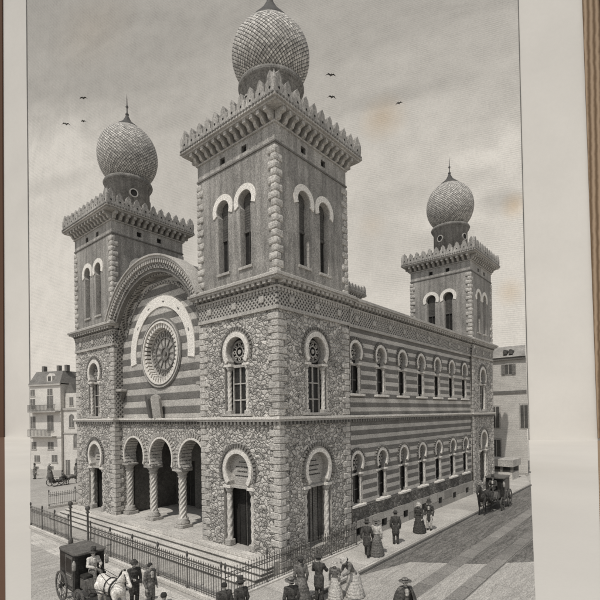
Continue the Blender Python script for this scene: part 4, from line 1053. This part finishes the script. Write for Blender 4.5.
def wheel_mesh(r):
    b = MB(); b.ring(0, 0, r - .045, r, 0, 360, -.025, .025, M['iron'], 32); b.ring(0, 0, r - .09, r - .0451, 0, 360, -.02, .02, M['paint_grey'], 32)
    b.ring(0, 0, .001, .075, 0, 360, -.09, .09, M['paint'], 14)
    for i in range(12):
        a_ = 2 * PI * i / 12; b.tube([(.06 * math.cos(a_), 0, .06 * math.sin(a_)), ((r - .07) * math.cos(a_), 0, (r - .07) * math.sin(a_))], .014, M['paint_grey'], 6)
    return b
def carriage(loc, rz, label, sc=1.0, closed=True):
    c = empty('carriage', loc, rz); c.scale = (sc,) * 3; tag(c, label, 'carriage')
    for (x, r) in ((-.68, .58), (1.02, .43)):
        for s in (-1, 1):
            w = wheel_mesh(r).build('wheel', c, (x, s * .64, r))
    ch = MB()
    for x, r in ((-.68, .58), (1.02, .43)): ch.tube([(x, -.62, r), (x, .62, r)], .03, M['iron'], 8)
    ch.tube([(-.75, 0, .58), (.3, 0, .52), (1.1, 0, .46)], .035, M['iron'], 8)
    for s in (-1, 1):
        ch.tube([(-.98, s * .45, .62), (-.68, s * .45, .56), (-.35, s * .45, .62)], .022, M['iron'], 6); ch.tube([(.75, s * .42, .56), (1.02, s * .42, .48), (1.3, s * .42, .58)], .022, M['iron'], 6)
        ch.tube([(1.15, s * .36, .55), (1.5, s * .38, .8), (2.2, s * .40, .95), (2.75, s * .36, 1.0)], .024, M['paint'], 8)
    ch.build('undercarriage', c)
    bd = MB()
    if closed:
        side = [(-1.0, .95), (-.92, .72), (-.45, .55), (.28, .52), (.42, .60), (.46, .95), (.46, 1.95), (-1.02, 1.95)]
        bd.prism(side, -.56, .56, M['paint']); bd.box(.461, .49, -.42, .42, 1.2, 1.82, M['glass'])
        for s in (-1, 1):
            bd.box(-.92, -.40, s * .565 - .006, s * .565 + .006, 1.28, 1.85, M['glass']) 
    else:
        side = [(-1.0, 1.35), (-.95, .72), (-.45, .55), (.28, .55), (.46, .9), (.40, .92), (.1, .75), (-.4, .8), (-.62, 1.0), (-.85, 1.4)]
        bd.prism(side, -.52, .52, M['paint'])
    body = bd.build('body', c)
    if closed:
        rf_ = MB(); rf_.shape(BEV, -1.1, .62, -.62, .62, 1.951, 2.04, M['paint_grey']); rf_.build('roof', c)
        for s in (-1, 1):
            d = MB(); y0, y1 = sorted((s * .561, s * .60)); d.box(-.34, .34, y0, y1, .62, 1.88, M['paint_grey']); yy = sorted((s * .601, s * .612)); d.box(-.25, .25, yy[0], yy[1], 1.24, 1.78, M['glass'])
            yy = sorted((s * .601, s * .618)); d.box(-.26, .26, yy[0], yy[1], .7, .74, M['paint']); d.box(-.26, .26, yy[0], yy[1], 1.12, 1.15, M['brass'])
            dd = d.build('door', c); k = MB(); k.tube([(.24, s * .62, 1.08), (.30, s * .64, 1.08)], .02, M['brass'], 6); k.build('handle', dd)
            l = MB(); l.lathe([(.05, 1.42), (.075, 1.46), (.08, 1.68), (.05, 1.74), (.02, 1.8)], .56, s * .62, M['brass'], 8); l.build('lantern', c)
    b = MB(); b.shape(BEV, .50, 1.02, -.40, .40, .68, 1.14, M['paint_grey']); b.shape(BEV, .52, .98, -.42, .42, 1.142, 1.24, M['paint']); b.build('driver_seat', c)
    b = MB(); b.M = Matrix.Translation((1.35, 0, .72)) @ Matrix.Rotation(R(-24), 4, 'Y'); b.box(-.02, .02, -.40, .40, 0, .52, M['paint_grey']); b.M = Matrix.Identity(4); b.box(1.0, 1.36, -.38, .38, .68, .72, M['paint']); b.build('footboard', c)
    return c
def local(loc, rz, p, sc=1): 
    return (loc[0] + sc * (p[0] * math.cos(rz) - p[1] * math.sin(rz)), loc[1] + sc * (p[0] * math.sin(rz) + p[1] * math.cos(rz)), loc[2] + sc * p[2])
for (loc, deg, sc, closed, lab, hl, dl, coat, ct, hs_) in [
    ((-6.68, 4.35, .004), -92, 1.0, True, 'large dark closed carriage with a side lantern outside the front railing', 'white horse in black harness drawing the large near carriage', 'driver in pale coat on the box of the near closed carriage', 'coat_white', 'cloth_light', 1.0),
    ((20.7, -3.0, .01), 181, 1.12, True, 'dark closed carriage coming up the side street by the right tower', 'dark horse trotting before the carriage in the side street', 'driver in dark coat on the carriage in the side street', 'coat_dark', 'cloth_dark', 1.1),
    ((4.75, 36.6, .004), 8, .72, False, 'small open carriage in the far street left of the synagogue', 'small grey horse pulling the open carriage in the far street', 'distant driver seated on the open carriage in the far street', 'coat_grey', 'cloth_mid', .72)]:
    rz = R(deg)
    carriage(loc, rz, lab, sc, closed)
    horse(local(loc, rz, (2.32 if deg < 90 else 2.6, 0, 0), sc), rz, hl, coat, sc)
    # seat top 1.24 ; seated pelvis .51 minus thigh radius .13
    person(local(loc, rz, (.78, .0, .86), sc), deg, dl, 'man', 'top', 'sit', ct, 'cloth_mid' if coat == 'coat_white' else ct, .95 * sc)

PV = .12
G1 = 'people strolling on the street'
ppl = [
 ((-5.8, 2.2, 0), -100, 'man in dark bowler and coat beside the white horse head', dict(kind='man', hat='bowler', pose='link')),
 ((-5.55, 1.5, 0), -80, 'bareheaded man in grey coat behind the white horse, second from the carriage', dict(kind='man', hat=None, cloth='cloth_mid')),
 ((-6.8, -1.35, 0), 30, 'dark haired person at the bottom edge below the front railing', dict(kind='man', hat=None)),
 ((-5.1, -2.2, 0), 70, 'bareheaded man at the railing corner, cut by the bottom edge', dict(kind='man', hat=None)),
 ((-4.6, -2.45, 0), 80, 'man in black top hat at the railing corner', dict(kind='man', hat='top')),
 ((-3.45, -3.65, 0), 60, 'woman in wide straw hat and dark jacket at the bottom edge', dict(kind='woman', hat='straw', cloth='cloth_dark')),
 ((-1.65, -2.55, PV - .12), 50, 'woman in long grey dress standing arm in arm with a tall man', dict(kind='woman', hat='bowler', cloth='cloth_mid')),
 ((-1.05, -2.95, 0), 20, 'tall man in dark frock coat reaching toward the child', dict(kind='man', hat='bowler', pose='reach')),
 ((-.5, -3.3, 0), 200, 'small child in pale bonnet and frock between the couple and the bending woman', dict(kind='woman', hat='bonnet', cloth='cloth_mid', skirt='cloth_light', sc=.82)),
 ((.1, -3.75, 0), 160, 'woman in white bustle dress bending toward the child', dict(kind='woman', hat='bonnet', pose='bend', cloth='cloth_light', top='cloth_mid')),
 ((-1.2, -6.65, .012), -125, 'boy in brimmed hat and open dark cape walking alone toward the viewer', dict(kind='man', hat='straw', pose='walk', sc=1.0, cloth='cloth_mid')),
 ((4.35, -1.75, PV), 20, 'man in black coat walking with a lady in pale bodice on the pavement', dict(kind='man', hat='top', pose='walk')),
 ((4.85, -2.0, PV), 20, 'lady in grey skirt and pale bodice walking beside a man in black', dict(kind='woman', hat='straw', cloth='cloth_mid', top='cloth_light')),
 ((7.1, -1.85, PV), 30, 'lone man in dark coat standing on the flank pavement', dict(kind='man', hat='bowler')),
 ((9.9, -1.85, PV), 180, 'lady in long black dress on the flank pavement', dict(kind='woman', hat='bonnet', cloth='cloth_dark')),
 ((10.9, -2.05, PV), 190, 'man in dark coat and pale trousers beside the lady in black', dict(kind='man', hat='top', legs='cloth_light')),
 ((5.3, 44.4, 0), 200, 'tiny distant figure at the foot of the apartment house, leftmost', dict(kind='man', hat='top', cloth='cloth_mid')),
 ((6.6, 43.6, 0), 200, 'tiny distant woman at the foot of the apartment house', dict(kind='woman', hat='bonnet', cloth='cloth_mid')),
 ((8.2, 40.2, 0), 10, 'tiny distant man in front of the arched house', dict(kind='man', hat='top', cloth='cloth_mid')),
]
for loc, fc_, lb, kw in ppl:
    pp = person(loc, fc_, lb, **kw)
    if 'cape' in lb:
        cp = MB(); n = 26; rows = 7; v_ = []
        for k in range(rows + 1):
            t = k / rows; rr_ = .09 + .33 * t ** .7
            for i in range(n + 1):
                a_ = R(-62 + 304 * i / n); q = rr_ * (1 + .06 * t * math.sin(7 * a_)); v_.append((q * 1.1 * math.cos(a_), .02 + q * .85 * math.sin(a_), 1.47 - .06 * t - .78 * t * t))
        cp.add(v_, [(k * (n + 1) + i, k * (n + 1) + i + 1, (k + 1) * (n + 1) + i + 1, (k + 1) * (n + 1) + i) for k in range(rows) for i in range(n)], M['cloth_dark'], True)
        co_ = cp.build('cape', pp); md = co_.modifiers.new('t', 'SOLIDIFY'); md.thickness = .012

# birds
def bird(p, span, lab, tilt):
    b = MB(); s = span * .8 / 2
    for sg in (-1, 1):
        pts = [(0, 0, 0), (sg * s * .45, .05, s * .28), (sg * s, .12, s * .02 + s * .1 * tilt)]
        b.add([(pts[0][0], -.1, 0), (pts[0][0], .12, .0), (pts[1][0], -.02, pts[1][2]), (pts[1][0], .2, pts[1][2]), (pts[2][0], .22, pts[2][2]),
               (pts[0][0], -.1, -.05), (pts[0][0], .12, -.05), (pts[1][0], -.02, pts[1][2] - .03), (pts[1][0], .2, pts[1][2] - .03)],
              [(0, 1, 3, 2), (2, 3, 4), (5, 7, 8, 6), (7, 4, 8), (0, 2, 7, 5), (1, 6, 8, 3), (2, 4, 7), (3, 8, 4)], M['coat_dark'])
    b.tube([(0, -.3, 0), (0, -.18, -.01), (0, .05, -.02), (0, .32, 0)], [.01, .04, .045, .01], M['coat_dark'], 6)
    o = b.build('bird', None, p, R(40.5 - 90 + random.uniform(-25, 25))); tag(o, lab, 'bird', 'birds flying in the sky')
for (u, v, dpt, sp, lab) in [(83, 98, 60, 1.5, 'upper bird of three gliding left of the left dome'), (66, 124, 60, 1.5, 'lowest bird left of the left dome'), (83, 121, 60, .9, 'small bird right of the lowest one at the left'),
                             (331, 75, 55, 1.8, 'upper bird just right of the front dome'), (332, 97, 55, 1.5, 'bird below the upper one right of the front dome'), (399, 103, 60, 1.3, 'bird farthest right in the sky between the domes')]:
    bird(CAM + ray(u, v) * dpt, sp, lab, random.uniform(-1, 1))
